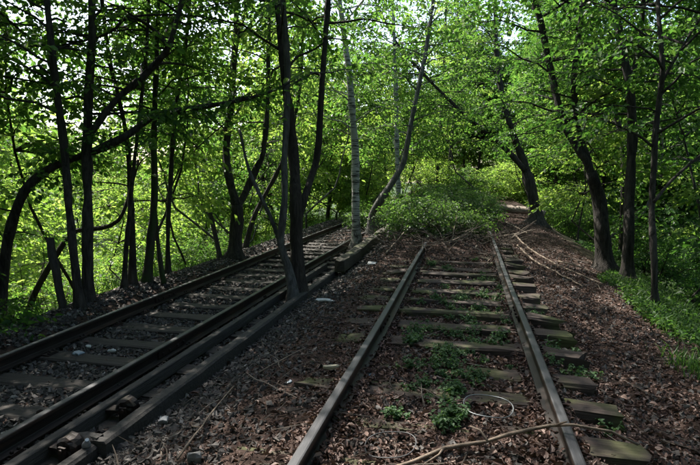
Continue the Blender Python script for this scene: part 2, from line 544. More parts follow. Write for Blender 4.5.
def roller(label, loc, rz, s=1.0):
    t = thing('cable_roller', label, 'roller', loc, 'cable rollers by the long timber', (0, 0, rz))
    w = MB(); wv, wf = lathe([(.02, -.06), (.062, -.058), (.082, -.04), (.076, -.012), (.08, .012), (.084, .04), (.062, .058), (.02, .06)], 14, 'y'); w.add(wv + rng.normal(0, .005, wv.shape), wf)
    wo = obj('wheel', w.mesh('wheel', IRON, False), t, (0, 0, .075 * s), None, s)
    a = MB(); a.add(*lathe([(.016, -.10), (.016, .10)], 10, 'y')); obj('axle', a.mesh('axle', IRON), t, (0, 0, .075 * s), None, s)
    b = MB()
    b.add(*box(-.03, .03, -.008, .008, -.03, .10))
    bm_ = b.mesh('bracket', IRON)
    for sy in (-.078, .078): obj('bracket', bm_, t, (0, sy * s, 0), None, s)
    p = MB(); p.add(*box(-.22, -.06, -.05, .05, .04, .062)); obj('arm_plate', p.mesh('arm_plate', IRON), t, (0, 0, 0), None, s)
    return t
roller('rusty cable roller with flat arm plate, the farther of the two', (-2.735, 3.62, -.345), .15)
roller('rusty cable roller beside a dirty plastic bottle, the nearer of the two', (-2.73, 2.98, -.345), -.1, 1.02)

# ------------------------------------------------------------------ foliage building blocks
def leaf_shape(L, W, fold=.25, droop=.12, simple=False):
    if simple:
        v = np.array([[0, 0, 0], [.45 * L, .5 * W, fold * W], [L, 0, -droop * L], [.45 * L, -.5 * W, fold * W]])
        return v, np.array([[0, 2, 1], [0, 3, 2]])
    v = np.array([[0, 0, 0], [.28 * L, .46 * W, fold * W * .8], [.66 * L, .40 * W, fold * W * .5], [L, 0, -droop * L], [.66 * L, -.40 * W, fold * W * .5], [.28 * L, -.46 * W, fold * W * .8]])
    return v, np.array([[0, 3, 2, 1], [0, 5, 4, 3]])

def rot_zyx(yaw, pitch, roll):
    cy, sy, cp, sp, cr, sr = np.cos(yaw), np.sin(yaw), np.cos(pitch), np.sin(pitch), np.cos(roll), np.sin(roll)
    M = np.empty(yaw.shape + (3, 3))
    M[..., 0, 0] = cy * cp; M[..., 0, 1] = cy * sp * sr - sy * cr; M[..., 0, 2] = cy * sp * cr + sy * sr
    M[..., 1, 0] = sy * cp; M[..., 1, 1] = sy * sp * sr + cy * cr; M[..., 1, 2] = sy * sp * cr - cy * sr
    M[..., 2, 0] = -sp; M[..., 2, 1] = cp * sr; M[..., 2, 2] = cp * cr
    return M

def scatter(base, face, P, yaw, pitch, roll, scale):
    """copies of one small shape as a single vertex/face array"""
    M = rot_zyx(yaw, pitch, roll) * np.asarray(scale)[:, None, None]
    V = np.einsum('nij,kj->nki', M, base) + P[:, None, :]
    n, k = V.shape[:2]
    F = face[None] + (np.arange(n) * k)[:, None, None]
    return V.reshape(-1, 3), F.reshape(-1, face.shape[1])

def spray(nleaf, length, L, W, simple, g):
    """one twig with alternate leaves lying in a loose plane, along +X"""
    bs, fc = leaf_shape(L, W, simple=simple)
    u = np.linspace(.12, 1, nleaf)
    side = np.where(np.arange(nleaf) % 2 == 0, 1, -1)
    P = np.stack([u * length, side * .02 + g.normal(0, .025, nleaf) , -.10 * length * u ** 2 + g.normal(0, .03, nleaf)], -1)
    yaw = side * g.uniform(.45, 1.25, nleaf); yaw[-1] = g.normal(0, .2)
    pitch = g.normal(.25, .32, nleaf)
    roll = g.normal(0, .45, nleaf)
    return scatter(bs, fc, P, yaw, pitch, roll, g.uniform(.45, 1.35, nleaf))

class Foliage:
    def __init__(s, L, W, simple, g, n=7, nleaf=13, length=.62):
        s.g = g
        s.T = [spray(int(nleaf * g.uniform(.75, 1.25)), length * g.uniform(.8, 1.2), L, W, simple, g) for _ in range(n)]
        s.items = []
    def put(s, P, yaw, pitch, scale):
        s.items.append((*P, yaw, pitch, scale))
    def mesh(s, name, mat, off=(0, 0, 0)):
        A = np.array(s.items); mb = MB()
        which = s.g.integers(0, len(s.T), len(A))
        for k, (tv, tf) in enumerate(s.T):
            a = A[which == k]
            if len(a):
                mb.add(*scatter(tv, tf, a[:, :3], a[:, 3], a[:, 4], s.g.normal(0, .3, len(a)), a[:, 5]))
        return mb.mesh(name, mat, False, off)

def branch(P0, az, el, length, r0, fol, tw, g, nspray, start=.3, sag=.25, sc=1.0, seg=5):
    n = 6
    u = np.linspace(0, 1, n)
    d = np.array([math.cos(az) * math.cos(el), math.sin(az) * math.cos(el), math.sin(el)])
    side = np.array([-math.sin(az), math.cos(az), 0])
    bend_ = g.normal(0, .12)
    P = P0 + np.outer(u, d) * length + np.outer(u ** 2, side) * bend_ * length - np.outer(u ** 2.2, [0, 0, 1]) * sag * length
    P[1:] += g.normal(0, .025 * length, (n - 1, 3)) * .7
    tw.add(*tube(P, r0 * (1 - .85 * u) + .003, seg, 0, False))
    for k in range(nspray):
        t = start + (1 - start) * (k + g.random()) / nspray
        i = min(int(t * (n - 1)), n - 2); f = t * (n - 1) - i
        p = P[i] * (1 - f) + P[i + 1] * f
        sd = 1 if k % 2 else -1
        a = az + sd * g.uniform(.25, 1.15)
        # short side twig, leaves at its end
        l2 = length * .28 * (1.15 - t) * g.uniform(.3, 1.2)
        q = p + np.array([math.cos(a), math.sin(a), g.normal(.05, .15)]) * l2
        if l2 > .15:
            tw.add(*tube(np.array([p, (p + q) / 2 + g.normal(0, .02, 3), q]), np.array([.006, .005, .003]), 3, 0, False))
        fol.put(q, a + g.normal(0, .25), g.normal(.15, .28), sc * g.uniform(.75, 1.25))

def extend(P, r, top, g, lean=.10):
    P = [np.array(p) for p in P]; r = list(r)
    d = (P[-1] - P[-2]); d = d / np.linalg.norm(d)
    step = 1.1
    while P[-1][2] < top and len(P) < 40:
        d = d + np.array([g.normal(0, .09), g.normal(0, .09), .12]); d /= np.linalg.norm(d)
        if d[2] < .35: d[2] += .25; d /= np.linalg.norm(d)
        P.append(P[-1] + d * step)
        r.append(max(.012, r[-1] * .86))
    return np.array(P), np.array(r)

# trunk and limb centre lines in metres: x, y, z, radius
STEMS = {
  'slim_left': [[(-5.5, 6.33, -0.5, 0.062), (-5.51, 6.3, 0.28, 0.056), (-5.69, 6.46, 1.14, 0.057), (-5.89, 6.66, 2.02, 0.052), (-5.91, 6.63, 2.89, 0.051), (-5.93, 6.59, 3.6, 0.045), (-6.15, 6.8, 4.37, 0.046)]],
  'arch_limb': [[(-5.64, 6.68, -0.5, 0.089), (-5.6, 6.68, 0.36, 0.076), (-5.69, 6.86, 1.27, 0.071), (-5.81, 7.07, 2.04, 0.072), (-5.71, 7.06, 2.95, 0.065), (-5.61, 7.07, 3.69, 0.059), (-5.72, 7.3, 4.5, 0.054)],
    [(-5.61, 6.89, 2.27, 0.047), (-5.41, 7.19, 2.76, 0.048), (-4.98, 7.5, 3.27, 0.049), (-4.62, 7.51, 3.62, 0.042), (-4.51, 7.56, 3.95, 0.042), (-4.54, 7.85, 4.44, 0.037), (-4.49, 7.98, 4.87, 0.031)],
    [(-4.59, 7.46, 3.64, 0.03), (-4.93, 7.58, 3.96, 0.031), (-5.25, 7.44, 4.11, 0.024), (-5.66, 7.42, 3.86, 0.018)]],
  'leaning_edge': [[(-7.04, 6.43, -0.89, 0.084), (-7.14, 6.6, -0.16, 0.079), (-7.0, 6.66, 0.71, 0.079), (-6.66, 6.66, 1.39, 0.071), (-6.37, 6.89, 1.76, 0.066), (-6.08, 7.1, 1.92, 0.064), (-5.64, 7.06, 2.04, 0.06), (-5.13, 7.11, 2.26, 0.053), (-4.88, 7.38, 2.54, 0.049), (-4.43, 7.54, 2.67, 0.043), (-3.66, 7.54, 2.76, 0.033), (-3.19, 7.66, 2.87, 0.024), (-2.93, 7.92, 3.02, 0.018), (-2.67, 7.95, 3.15, 0.01)]],
  'crooked': [[(-8.67, 8.45, -1.59, 0.063), (-8.6, 8.63, -0.9, 0.063), (-8.17, 8.62, -0.24, 0.054), (-7.89, 8.79, 0.3, 0.054), (-7.78, 9.01, 0.5, 0.047), (-7.2, 9.06, 0.57, 0.047), (-6.77, 9.03, 0.74, 0.039), (-6.65, 9.24, 1.24, 0.031), (-6.56, 9.46, 1.95, 0.024)]],
  'pair_thin': [[(-5.71, 7.61, -0.42, 0.046), (-5.62, 7.63, 0.55, 0.039), (-5.64, 7.8, 1.22, 0.04), (-5.69, 8.01, 1.82, 0.034), (-5.51, 8.02, 2.76, 0.033), (-5.36, 8.07, 3.76, 0.026), (-5.43, 8.34, 4.79, 0.027)]],
  'pair_thick': [[(-5.73, 7.86, -0.45, 0.061), (-5.7, 7.91, 0.69, 0.054), (-5.86, 8.12, 1.2, 0.048), (-5.92, 8.19, 2.09, 0.041), (-5.99, 8.09, 2.95, 0.034), (-6.22, 8.19, 3.66, 0.034), (-6.5, 8.44, 4.9, 0.034)]],
  'ivy': [[(-5.61, 8.09, -0.49, 0.084), (-5.47, 8.1, 0.4, 0.076), (-5.5, 8.35, 1.37, 0.063), (-5.58, 8.52, 2.1, 0.056), (-5.48, 8.48, 2.99, 0.048), (-5.44, 8.53, 3.86, 0.041), (-5.54, 8.82, 4.96, 0.035)],
    [(-5.23, 8.08, -0.29, 0.041), (-5.47, 8.32, 0.37, 0.042), (-5.61, 8.48, 1.09, 0.036)]],
  'whip': [[(-5.72, 8.97, -0.46, 0.046), (-5.71, 9.05, 0.76, 0.045), (-5.79, 9.31, 1.54, 0.046), (-5.73, 9.32, 2.13, 0.046), (-5.56, 9.33, 3.29, 0.038), (-5.49, 9.58, 4.29, 0.03), (-5.5, 9.83, 5.28, 0.031)]],
  'big_fork': [[(-5.4, 11.29, -0.54, 0.176), (-5.38, 11.33, 0.09, 0.157), (-5.32, 11.36, 0.92, 0.138)],
    [(-5.34, 11.4, 0.85, 0.11), (-5.56, 11.46, 1.56, 0.101), (-5.75, 11.73, 2.24, 0.094), (-5.67, 11.92, 3.45, 0.085), (-5.59, 11.88, 4.01, 0.084), (-5.6, 12.16, 5.39, 0.075), (-5.81, 12.42, 6.2, 0.067)],
    [(-5.34, 11.39, 0.8, 0.092), (-5.21, 11.77, 1.34, 0.085), (-5.02, 11.89, 1.8, 0.075), (-4.84, 11.93, 2.24, 0.066), (-4.84, 12.31, 3.58, 0.057), (-4.94, 12.71, 5.16, 0.049), (-4.9, 12.8, 6.25, 0.048)],
    [(-5.57, 12.0, 4.76, 0.047), (-5.39, 12.15, 5.42, 0.037), (-5.23, 12.31, 6.16, 0.038)]],
  'slant': [[(-6.04, 13.26, -0.55, 0.075), (-5.86, 13.46, 0.37, 0.065), (-5.62, 13.64, 0.98, 0.065), (-5.09, 13.69, 1.9, 0.054), (-4.78, 13.86, 2.87, 0.043), (-4.66, 14.24, 4.29, 0.043), (-4.58, 14.42, 5.96, 0.032)]],
  'gray_v': [[(-2.66, 7.65, -0.2, 0.08), (-2.8, 7.78, 0.2, 0.075), (-2.88, 7.69, 0.57, 0.068), (-2.79, 7.67, 1.26, 0.054), (-2.85, 7.9, 2.05, 0.049), (-2.87, 8.11, 3.19, 0.05), (-2.88, 8.03, 3.93, 0.043), (-2.93, 8.05, 4.54, 0.042)],
    [(-2.9, 7.8, 0.51, 0.05), (-3.05, 7.72, 1.01, 0.037), (-3.24, 7.7, 1.41, 0.031), (-3.49, 7.91, 1.81, 0.025), (-3.67, 8.03, 2.39, 0.019)]],
  'big_dark': [[(-2.67, 7.95, -0.32, 0.134), (-2.7, 7.99, 0.42, 0.108), (-2.71, 8.01, 1.24, 0.101), (-2.82, 8.24, 1.9, 0.096), (-2.91, 8.33, 2.56, 0.077), (-2.96, 8.21, 3.19, 0.063), (-3.06, 8.28, 3.85, 0.057), (-3.23, 8.53, 4.72, 0.052)],
    [(-2.71, 7.99, 0.72, 0.063), (-2.59, 8.12, 1.32, 0.057), (-2.54, 8.41, 1.73, 0.059), (-2.49, 8.49, 2.05, 0.059), (-2.4, 8.51, 3.12, 0.051), (-2.39, 8.73, 3.92, 0.046), (-2.4, 9.05, 4.83, 0.047)]],
  'birch': [[(-2.86, 13.54, -0.15, 0.136), (-2.92, 13.7, 0.95, 0.115), (-2.97, 13.91, 2.3, 0.105), (-3.04, 13.83, 3.37, 0.093), (-3.14, 13.92, 4.38, 0.083), (-3.31, 14.18, 5.28, 0.074), (-3.49, 14.25, 6.57, 0.063)]],
  'birch_slim': [[(-2.46, 19.24, 0.41, 0.101), (-2.57, 19.37, 2.53, 0.086), (-2.68, 19.76, 4.41, 0.087), (-2.75, 19.9, 5.91, 0.073), (-2.87, 19.99, 8.39, 0.072)]],
  'gray_lean': [[(-2.94, 16.21, 0.34, 0.099), (-2.62, 16.23, 0.89, 0.098), (-2.3, 16.46, 1.46, 0.099), (-2.05, 16.73, 2.0, 0.087), (-1.87, 16.74, 2.89, 0.086), (-1.67, 16.81, 3.99, 0.073), (-1.41, 17.21, 5.54, 0.074), (-1.23, 17.48, 6.9, 0.062), (-1.11, 17.4, 7.48, 0.061)]],
  'far_slim_a': [[(-1.52, 27.43, 0.95, 0.081), (-1.51, 27.57, 2.87, 0.08), (-1.41, 27.98, 4.55, 0.081), (-1.33, 28.33, 7.58, 0.061), (-1.31, 28.57, 11.07, 0.06)]],
  'far_slim_b': [[(-1.04, 28.57, 0.92, 0.084), (-0.88, 28.75, 2.92, 0.083), (-0.77, 29.18, 4.82, 0.063), (-0.69, 29.54, 7.8, 0.063), (-0.67, 29.79, 11.42, 0.063)]],
  'arch_right': [[(2.52, 20.0, 0.25, 0.213), (2.31, 19.95, 1.06, 0.184), (2.09, 20.18, 1.86, 0.157), (1.78, 20.19, 2.71, 0.128), (1.49, 20.03, 3.43, 0.113), (1.22, 20.15, 4.35, 0.099), (0.98, 20.43, 5.84, 0.086), (0.8, 20.58, 8.31, 0.071)],
    [(2.08, 20.01, 1.79, 0.113), (1.35, 20.18, 2.6, 0.086), (0.65, 20.06, 3.16, 0.071), (-0.46, 19.81, 4.1, 0.064), (-1.58, 19.86, 5.23, 0.057), (-2.5, 19.96, 6.27, 0.043)]],
  'clump_right': [[(2.97, 11.95, -0.3, 0.184), (2.89, 12.04, 0.45, 0.159), (2.85, 12.21, 1.09, 0.143), (2.63, 12.06, 1.7, 0.116)],
    [(2.68, 12.16, 1.62, 0.084), (2.4, 12.32, 2.55, 0.068), (2.23, 12.29, 3.75, 0.059), (2.36, 12.51, 4.97, 0.05), (2.48, 12.86, 5.72, 0.051)],
    [(2.8, 12.18, 1.31, 0.092), (2.49, 12.11, 1.96, 0.083), (2.07, 12.26, 2.73, 0.076), (1.78, 12.62, 4.0, 0.069), (1.56, 12.69, 4.96, 0.069), (1.3, 12.68, 5.75, 0.06)]],
  'right_fork': [[(3.18, 11.12, -0.35, 0.116), (3.15, 11.12, 0.46, 0.099), (3.19, 11.4, 1.18, 0.093), (3.23, 11.52, 2.3, 0.093), (3.11, 11.44, 3.39, 0.076), (2.91, 11.6, 4.51, 0.061), (2.79, 11.83, 5.36, 0.055)],
    [(3.14, 11.51, 3.56, 0.046), (3.33, 11.86, 4.17, 0.047), (3.39, 11.92, 4.77, 0.039), (3.36, 11.87, 5.33, 0.039)]],
  'right_slim': [[(2.76, 8.23, -0.3, 0.051), (2.69, 8.23, 0.56, 0.045), (2.72, 8.51, 1.31, 0.046), (2.74, 8.64, 2.58, 0.04), (2.73, 8.53, 3.18, 0.034), (2.69, 8.68, 3.91, 0.034), (2.71, 8.9, 4.41, 0.029)],
    [(2.68, 8.34, 1.26, 0.023), (3.02, 8.68, 1.58, 0.023), (3.41, 8.79, 1.95, 0.017), (3.65, 8.76, 2.17, 0.011)],
    [(2.8, 8.76, 3.01, 0.023), (3.06, 8.86, 3.48, 0.023), (3.38, 8.97, 4.04, 0.017)]],
  'right_back': [[(4.23, 15.32, -0.76, 0.085), (4.2, 15.48, 1.49, 0.084), (4.11, 15.82, 2.89, 0.075), (3.69, 15.85, 4.18, 0.064), (3.3, 15.71, 5.3, 0.063), (3.12, 15.91, 6.68, 0.053)]],
}

# key: (name, label, bark, leaf, leaf length, top height, lowest branch height, branches per metre, branch length)
TREES = {
 'slim_left': ('slim_tree', 'slim straight dark trunk at the left, left one of the close pair', BARK_DARK, LEAF_DARK, .084, 10.5, 2.3, 4.6, 1.9),
 'arch_limb': ('broadleaf_tree', 'straight dark trunk at the left with a thick limb arching right', BARK_DARK, LEAF, .086, 11, 2.6, 4.4, 2.1),
 'leaning_edge': ('leaning_tree', 'dark tree at the left picture edge bowing far to the right', BARK_DARK, LEAF_DARK, .084, 1.0, 1.3, 4.0, 1.1),
 'crooked': ('crooked_tree', 'crooked thin tree bent behind the broken leaning post at the left', BARK_DARK, LEAF, .086, 5.5, 1.5, 6, 1.3),
 'pair_thin': ('slim_tree', 'thinnest trunk left of the moss-covered double trunk beyond the left rail', BARK_DARK, LEAF, .09, 9, 2.8, 4, 1.6),
 'pair_thick': ('slim_tree', 'slim trunk leaning left at its top, just left of the mossy double trunk', BARK_DARK, LEAF, .09, 9.5, 2.6, 4, 1.7),
 'ivy': ('broadleaf_tree', 'mossy trunk with a second stem joining it, beyond the left rail', BARK_IVY, LEAF, .086, 11, 2.6, 5, 2.0),
 'whip': ('slim_tree', 'thin wavy trunk just right of the mossy double trunk', BARK_DARK, LEAF_LIGHT, .09, 9, 2.7, 4, 1.6),
 'big_fork': ('forked_tree', 'stout dark tree forking low beyond the left rail, left of the short leaning trunk', BARK_DARK, LEAF, .086, 12, 2.7, 4, 2.3),
 'slant': ('slanting_tree', 'thin tree slanting right, just right of the stout forked tree', BARK_DARK, LEAF_LIGHT, .10, 8, 2.5, 4, 1.5),
 'gray_v': ('grey_tree', 'pale grey lichened tree with a thin side stem, touching the big dark trunk', BARK_GREY, LEAF, .09, 10, 3.2, 3.5, 1.8),
 'big_dark': ('forked_tree', 'big dark tree forking between the two tracks, thickest trunk in the picture', BARK_BROWN, LEAF, .086, 12.5, 3.4, 4, 2.4),
 'birch': ('birch_tree', 'white birch with a black foot where the left track disappears', BARK_BIRCH, LEAF, .085, 12, 2.6, 5, 2.0),
 'birch_slim': ('birch_tree', 'slim upright birch in the brush right of the large birch', BARK_BIRCH, LEAF, .086, 12, 2.4, 4.5, 2.0),
 'gray_lean': ('grey_tree', 'grey trunk leaning right out of the brush beside the slim birch', BARK_GREY, LEAF, .086, 11, 2.6, 4.5, 2.1),
 'far_slim_a': ('slim_tree', 'distant slim trunk in the bright gap ahead, left of two', BARK_DARK, LEAF_LIGHT, .12, 11, 3.2, 3, 1.8),
 'far_slim_b': ('slim_tree', 'distant slim trunk in the bright gap ahead, right of two', BARK_DARK, LEAF_LIGHT, .12, 11, 3.2, 3, 1.8),
 'arch_right': ('arching_tree', 'dark tree beside the fallen log with a limb arching left over the track', BARK_DARK, LEAF, .11, 12, 2.2, 5, 2.4),
 'clump_right': ('forked_tree', 'thick dark tree on the right splitting into two leaning stems', BARK_DARK, LEAF_DARK, .084, 13, 2.2, 5, 2.4),
 'right_fork': ('broadleaf_tree', 'straight dark trunk on the right with a fork near the picture top', BARK_DARK, LEAF_DARK, .084, 13, 2.3, 5, 2.3),
 'right_slim': ('slim_tree', 'slim trunk rising from the grassy slope, nearest tree on the right', BARK_DARK, LEAF_DARK, .09, 10, 2.2, 5, 1.9),
 'right_back': ('slim_tree', 'bent dark trunk standing behind the straight forked trunk on the right', BARK_DARK, LEAF_DARK, .084, 11, 2.0, 5, 2.0),
}

for ti, (key, (name, label, bark, leaf, LL, top, zlow, dens, blen)) in enumerate(TREES.items()):
    g = np.random.default_rng(200 + ti)
    stems = STEMS[key]
    bx_, by_ = stems[0][0][0], stems[0][0][1]
    base = np.array([bx_, by_, float(zg(bx_, by_))])
    t = thing(name, label, 'tree', tuple(base))
    fol = Foliage(LL, LL * .68, False, g, 7, 16)
    tw = MB()
    nb = 0
    for si, s in enumerate(stems):
        A = np.array(s)
        P, r = A[:, :3], A[:, 3]
        if si == 0:
            foot = np.array([P[0][0], P[0][1], min(base[2], P[0][2]) - .15])
            if P[0][2] - foot[2] > .12:
                P = np.vstack([foot, P]); r = np.concatenate([[r[0] * 1.45], r])
            else:
                P = P.copy(); P[0, 2] -= .1
            r = r.copy(); r[0] *= 1.15
        if P[-1][2] > 3.2 and si < 3:
            P, r = extend(P, r, top * (1 if si == 0 else .85), g)
        Pr, rr = resample(P, r, .16 if si == 0 else .14)
        rr = rr * (1 + .05 * np.sin(np.arange(len(rr)) * .9 + ti))
        Pr = Pr + np.cumsum(g.normal(0, .0035, Pr.shape), axis=0) * np.array([1, 1, 0]) * min(1, rr[0] / .06)
        rr = rr * (1 + np.convolve(g.normal(0, .13, len(rr)), [.25, .5, .25], 'same'))
        if si == 0:      # root flare
            rr = rr * (1 + (.3 if key == 'gray_v' else .75) * np.exp(-np.clip(Pr[:, 2] - base[2], 0, 9) / .13))
        m = MB(); m.add(*tube(Pr, rr, 12 if rr[0] > .05 else 8, .16, True))
        obj('trunk' if si == 0 else 'limb', m.mesh('trunk' if si == 0 else 'limb', bark, True, base), t)
        # branches along this stem
        seglen = np.linalg.norm(np.diff(Pr, axis=0), axis=1)
        az = g.uniform(0, 6.28)
        acc = 0
        for i in range(len(seglen)):
            z = Pr[i][2]
            acc += seglen[i] * dens * (.75 if z > 5 else 1.0)
            if z < zlow + g.normal(0, .3): acc = min(acc, .5); continue
            while acc > 1:
                acc -= 1; az += 2.4 + g.normal(0, .4)
                hfac = np.clip((top + 1 - z) / top, .25, 1)
                l = blen * hfac * g.uniform(.5, 1.2)
                hi = z > 4.8
                # lower shoots mostly flip away from the camera direction (bed), keeping trunks visible
                bed = math.atan2(-by_, -bx_)
                if not hi and abs((az - bed + math.pi) % (2 * math.pi) - math.pi) < .95 and g.random() < .85: az += math.pi
                if hi: l *= 1.75
                branch(Pr[i], az, g.uniform(.05, .75), l, .008 + .007 * l, fol, tw, g, int(4 + (6.5 if hi else 5) * l / 2), .25, g.uniform(.1, .35), 1.25 if hi else 1.0)
                nb += 1
    if tw.n:
        obj('branches', tw.mesh('branches', bark, True, base), t)['kind'] = 'stuff'
    if fol.items:
        obj('crown', fol.mesh('crown', leaf, base), t)['kind'] = 'stuff'

# ------------------------------------------------------------------ woodland around: tree and shrub kinds, each copied
def wood_tree(seed, bark, leaf, height, zlow, blen, nbr, LL=.17, simple=True, lean=.05, r0=.11):
    g = np.random.default_rng(seed)
    t = obj('woodland_tree', None)
    n = 9
    u = np.linspace(0, 1, n)
    P = np.stack([np.cumsum(g.normal(0, lean * 2, n)), np.cumsum(g.normal(0, lean * 2, n)), -.4 + u * (height + .4)], -1)
    P[0, :2] = P[1, :2] = 0
    r = r0 * (1 - .85 * u); r[0] *= 1.3
    Pr, rr = resample(P, r, .5)
    m = MB(); m.add(*tube(Pr, rr, 8, .08))
    if g.random() < .6:      # second stem
        k = int(n * .35)
        Q = [P[k]]
        d = np.array([g.normal(0, .5), g.normal(0, .5), 1])
        for _ in range(5):
            d = d + np.array([g.normal(0, .15), g.normal(0, .15), .15]); d /= np.linalg.norm(d)
            Q.append(Q[-1] + d * height * .11)
        Q, q = resample(np.array(Q), r[k] * .7 * (1 - np.linspace(0, .8, len(Q))), .5)
        m.add(*tube(Q, q, 6, .08))
        Pr2 = np.vstack([Pr, Q])
    else:
        Pr2 = Pr
    obj('trunk', m.mesh('trunk', bark, True), t)
    fol = Foliage(LL, LL * .7, simple, g, 6, 11, .85)
    tw = MB()
    C = Pr2[Pr2[:, 2] > zlow]
    for k in range(nbr):
        p = C[g.integers(0, len(C))]
        h = (p[2] - zlow) / (height - zlow)
        l = blen * (1 - .65 * h) * g.uniform(.5, 1.25)
        branch(p, g.uniform(0, 6.28), g.uniform(0, .7), l, .01 + .008 * l, fol, tw, g, int(5 + 3.2 * l), .3, g.uniform(.1, .4), 1.1, 4)
    obj('branches', tw.mesh('branches', bark, True), t)['kind'] = 'stuff'
    obj('crown', fol.mesh('crown', leaf), t)['kind'] = 'stuff'
    return t

def shrub(name, seed, leaf, height, spread, nst, LL, simple=False, nleaf=11, dens=1.0):
    g = np.random.default_rng(seed)
    t = obj(name, None)
    tw = MB(); st = MB()
    fol = Foliage(LL, LL * .66, simple, g, 6, nleaf, .5)
    for k in range(nst):
        a = g.uniform(0, 6.28); tilt = g.uniform(.1, .9)
        l = height * g.uniform(.6, 1.1)
        u = np.linspace(0, 1, 5)
        d = np.array([math.cos(a) * math.sin(tilt) * spread, math.sin(a) * math.sin(tilt) * spread, math.cos(tilt)])
        P = np.outer(u, d) * l + np.outer(u ** 2, [0, 0, -.18 * l]) + np.array([g.normal(0, .12), g.normal(0, .12), -.1])
        P[1:] += g.normal(0, .04, (4, 3))
        st.add(*tube(P, .014 * (1 - .75 * u) + .003, 5, 0, False))
        for j in range(max(2, int(9 * dens))):
            i = g.integers(1, 5)
            branch(P[i], g.uniform(0, 6.28), g.uniform(-.1, .8), l * .32 * g.uniform(.5, 1.2), .006, fol, tw, g, 4, .3, .3, .85, 3)
    obj('stems', st.mesh('stems', BARK_BROWN, True), t)['kind'] = 'stuff'
    obj('twigs', tw.mesh('twigs', BARK_BROWN, True), t)['kind'] = 'stuff'
    obj('crown', fol.mesh('crown', leaf), t)['kind'] = 'stuff'
    return t

KINDS = [wood_tree(301, BARK_DARK, LEAF_LIGHT, 9.5, 1.6, 2.6, 85), wood_tree(302, BARK_BROWN, LEAF, 11, 1.8, 2.9, 105), wood_tree(303, BARK_DARK, LEAF_LIGHT, 8, 1.0, 2.4, 75),
         wood_tree(304, BARK_DARK, LEAF_DARK, 12, 2.2, 2.9, 150), wood_tree(305, BARK_BROWN, LEAF, 13, 3.0, 3.2, 150), wood_tree(306, BARK_DARK, LEAF_DARK, 9, 1.2, 2.6, 130)]
used = set()
def place(protos, k, x, y, s, rz, label, cat, group, dz=0.0):
    p = protos[k]
    o = p if p.name not in used else copy_tree(p)
    used.add(p.name)
    o.location = (x, y, float(zg(x, y)) + dz)
    o.rotation_euler = (0, 0, rz)
    o.scale = (s, s, s * random.uniform(.92, 1.1))
    return tag(o, label, cat, group)

def spread_points(n, xr, yr, ok, dmin, seed):
    g = np.random.default_rng(seed); pts = []
    for _ in range(n * 60):
        x, y = g.uniform(*xr), g.uniform(*yr)
        if ok(x, y) and all((x - a) ** 2 + (y - b) ** 2 > dmin ** 2 for a, b in pts):
            pts.append((x, y))
            if len(pts) >= n: break
    return pts

def where_left(x, y):
    a = math.degrees(math.atan2(-x, y))
    return ('at the left picture edge' if a > 42 else 'between the close pair and the mossy double trunk' if a > 34 else
            'left of the stout forked tree' if a > 26 else 'between the stout forked tree and the big dark trunk' if a > 19 else 'just left of the large birch')
def where_ahead(x, y):
    a = math.degrees(math.atan2(-x, y))
    return 'left of the leaning grey trunk' if a > 9 else 'in the bright gap by two slim trunks' if a > 2 else 'above the fallen log' if a > -5 else 'right of the arching tree'
def where_right(x, y):
    a = math.degrees(math.atan2(x, y))
    return 'left of the thick split tree' if a < 13 else 'behind the thick split tree' if a < 17 else 'right of the nearest slim trunk' if a > 20 else 'behind the forked straight trunk'
def how_far(y): return 'nearer' if y < 20 else 'farther' if y < 36 else 'far-off'
# far woods left of the embankment
for i, (x, y) in enumerate(spread_points(24, (-48, -10), (4, 58), lambda x, y: x > -1.12 * y - 4 and x < -10.5 - .06 * y, 5.4, 11) + [(-8.6, 22.5), (-9.4, 28), (-7.2, 26.5), (-6.4, 31), (-17.5, 15.5), (-21, 19.5), (-14.5, 13.2)]):
    k = [0, 1, 2, 0, 2, 0][i % 6]
    place(KINDS, k, x, y, random.uniform(.85, 1.2), random.uniform(0, 6.28),
          how_far(y) + (' low yellow-green' if k in (0, 2) else ' tall mid-green') + ' tree ' + where_left(x, y), 'tree', 'sunlit trees left of the embankment')
# ahead, beyond the brush
for i, (x, y) in enumerate(spread_points(24, (-12, 7), (28, 62), lambda x, y: not (-2.5 < x < 3.5 and y < 38), 3.2, 12) + [(.8, 41), (-1.2, 44), (2.8, 45)]):
    place(KINDS, [0, 2, 1, 2][i % 4] if i < 24 else 4, x, y, random.uniform(.8, 1.1), random.uniform(0, 6.28),
          how_far(y - 12) + ([' yellow-green', ' low yellow-green', ' mid-green', ' low yellow-green'][i % 4] if i < 24 else ' tall mid-green') + ' tree ahead, ' + where_ahead(x, y), 'tree', 'trees far ahead beyond the brush')
# dark wood on the right
for i, (x, y) in enumerate(spread_points(22, (4.8, 24), (9, 50), lambda x, y: x < .42 * y + 4 and x > 4.8, 3.2, 13)):
    place(KINDS, [3, 5, 1, 3, 4, 5][i % 6], x, y, random.uniform(.85, 1.2), random.uniform(0, 6.28),
          how_far(y + 3) + [' tall dark', ' low dark', ' mid-green', ' tall dark', ' tallest green', ' low dark'][i % 6] + ' tree ' + where_right(x, y), 'tree', 'shaded trees in the wood on the right')
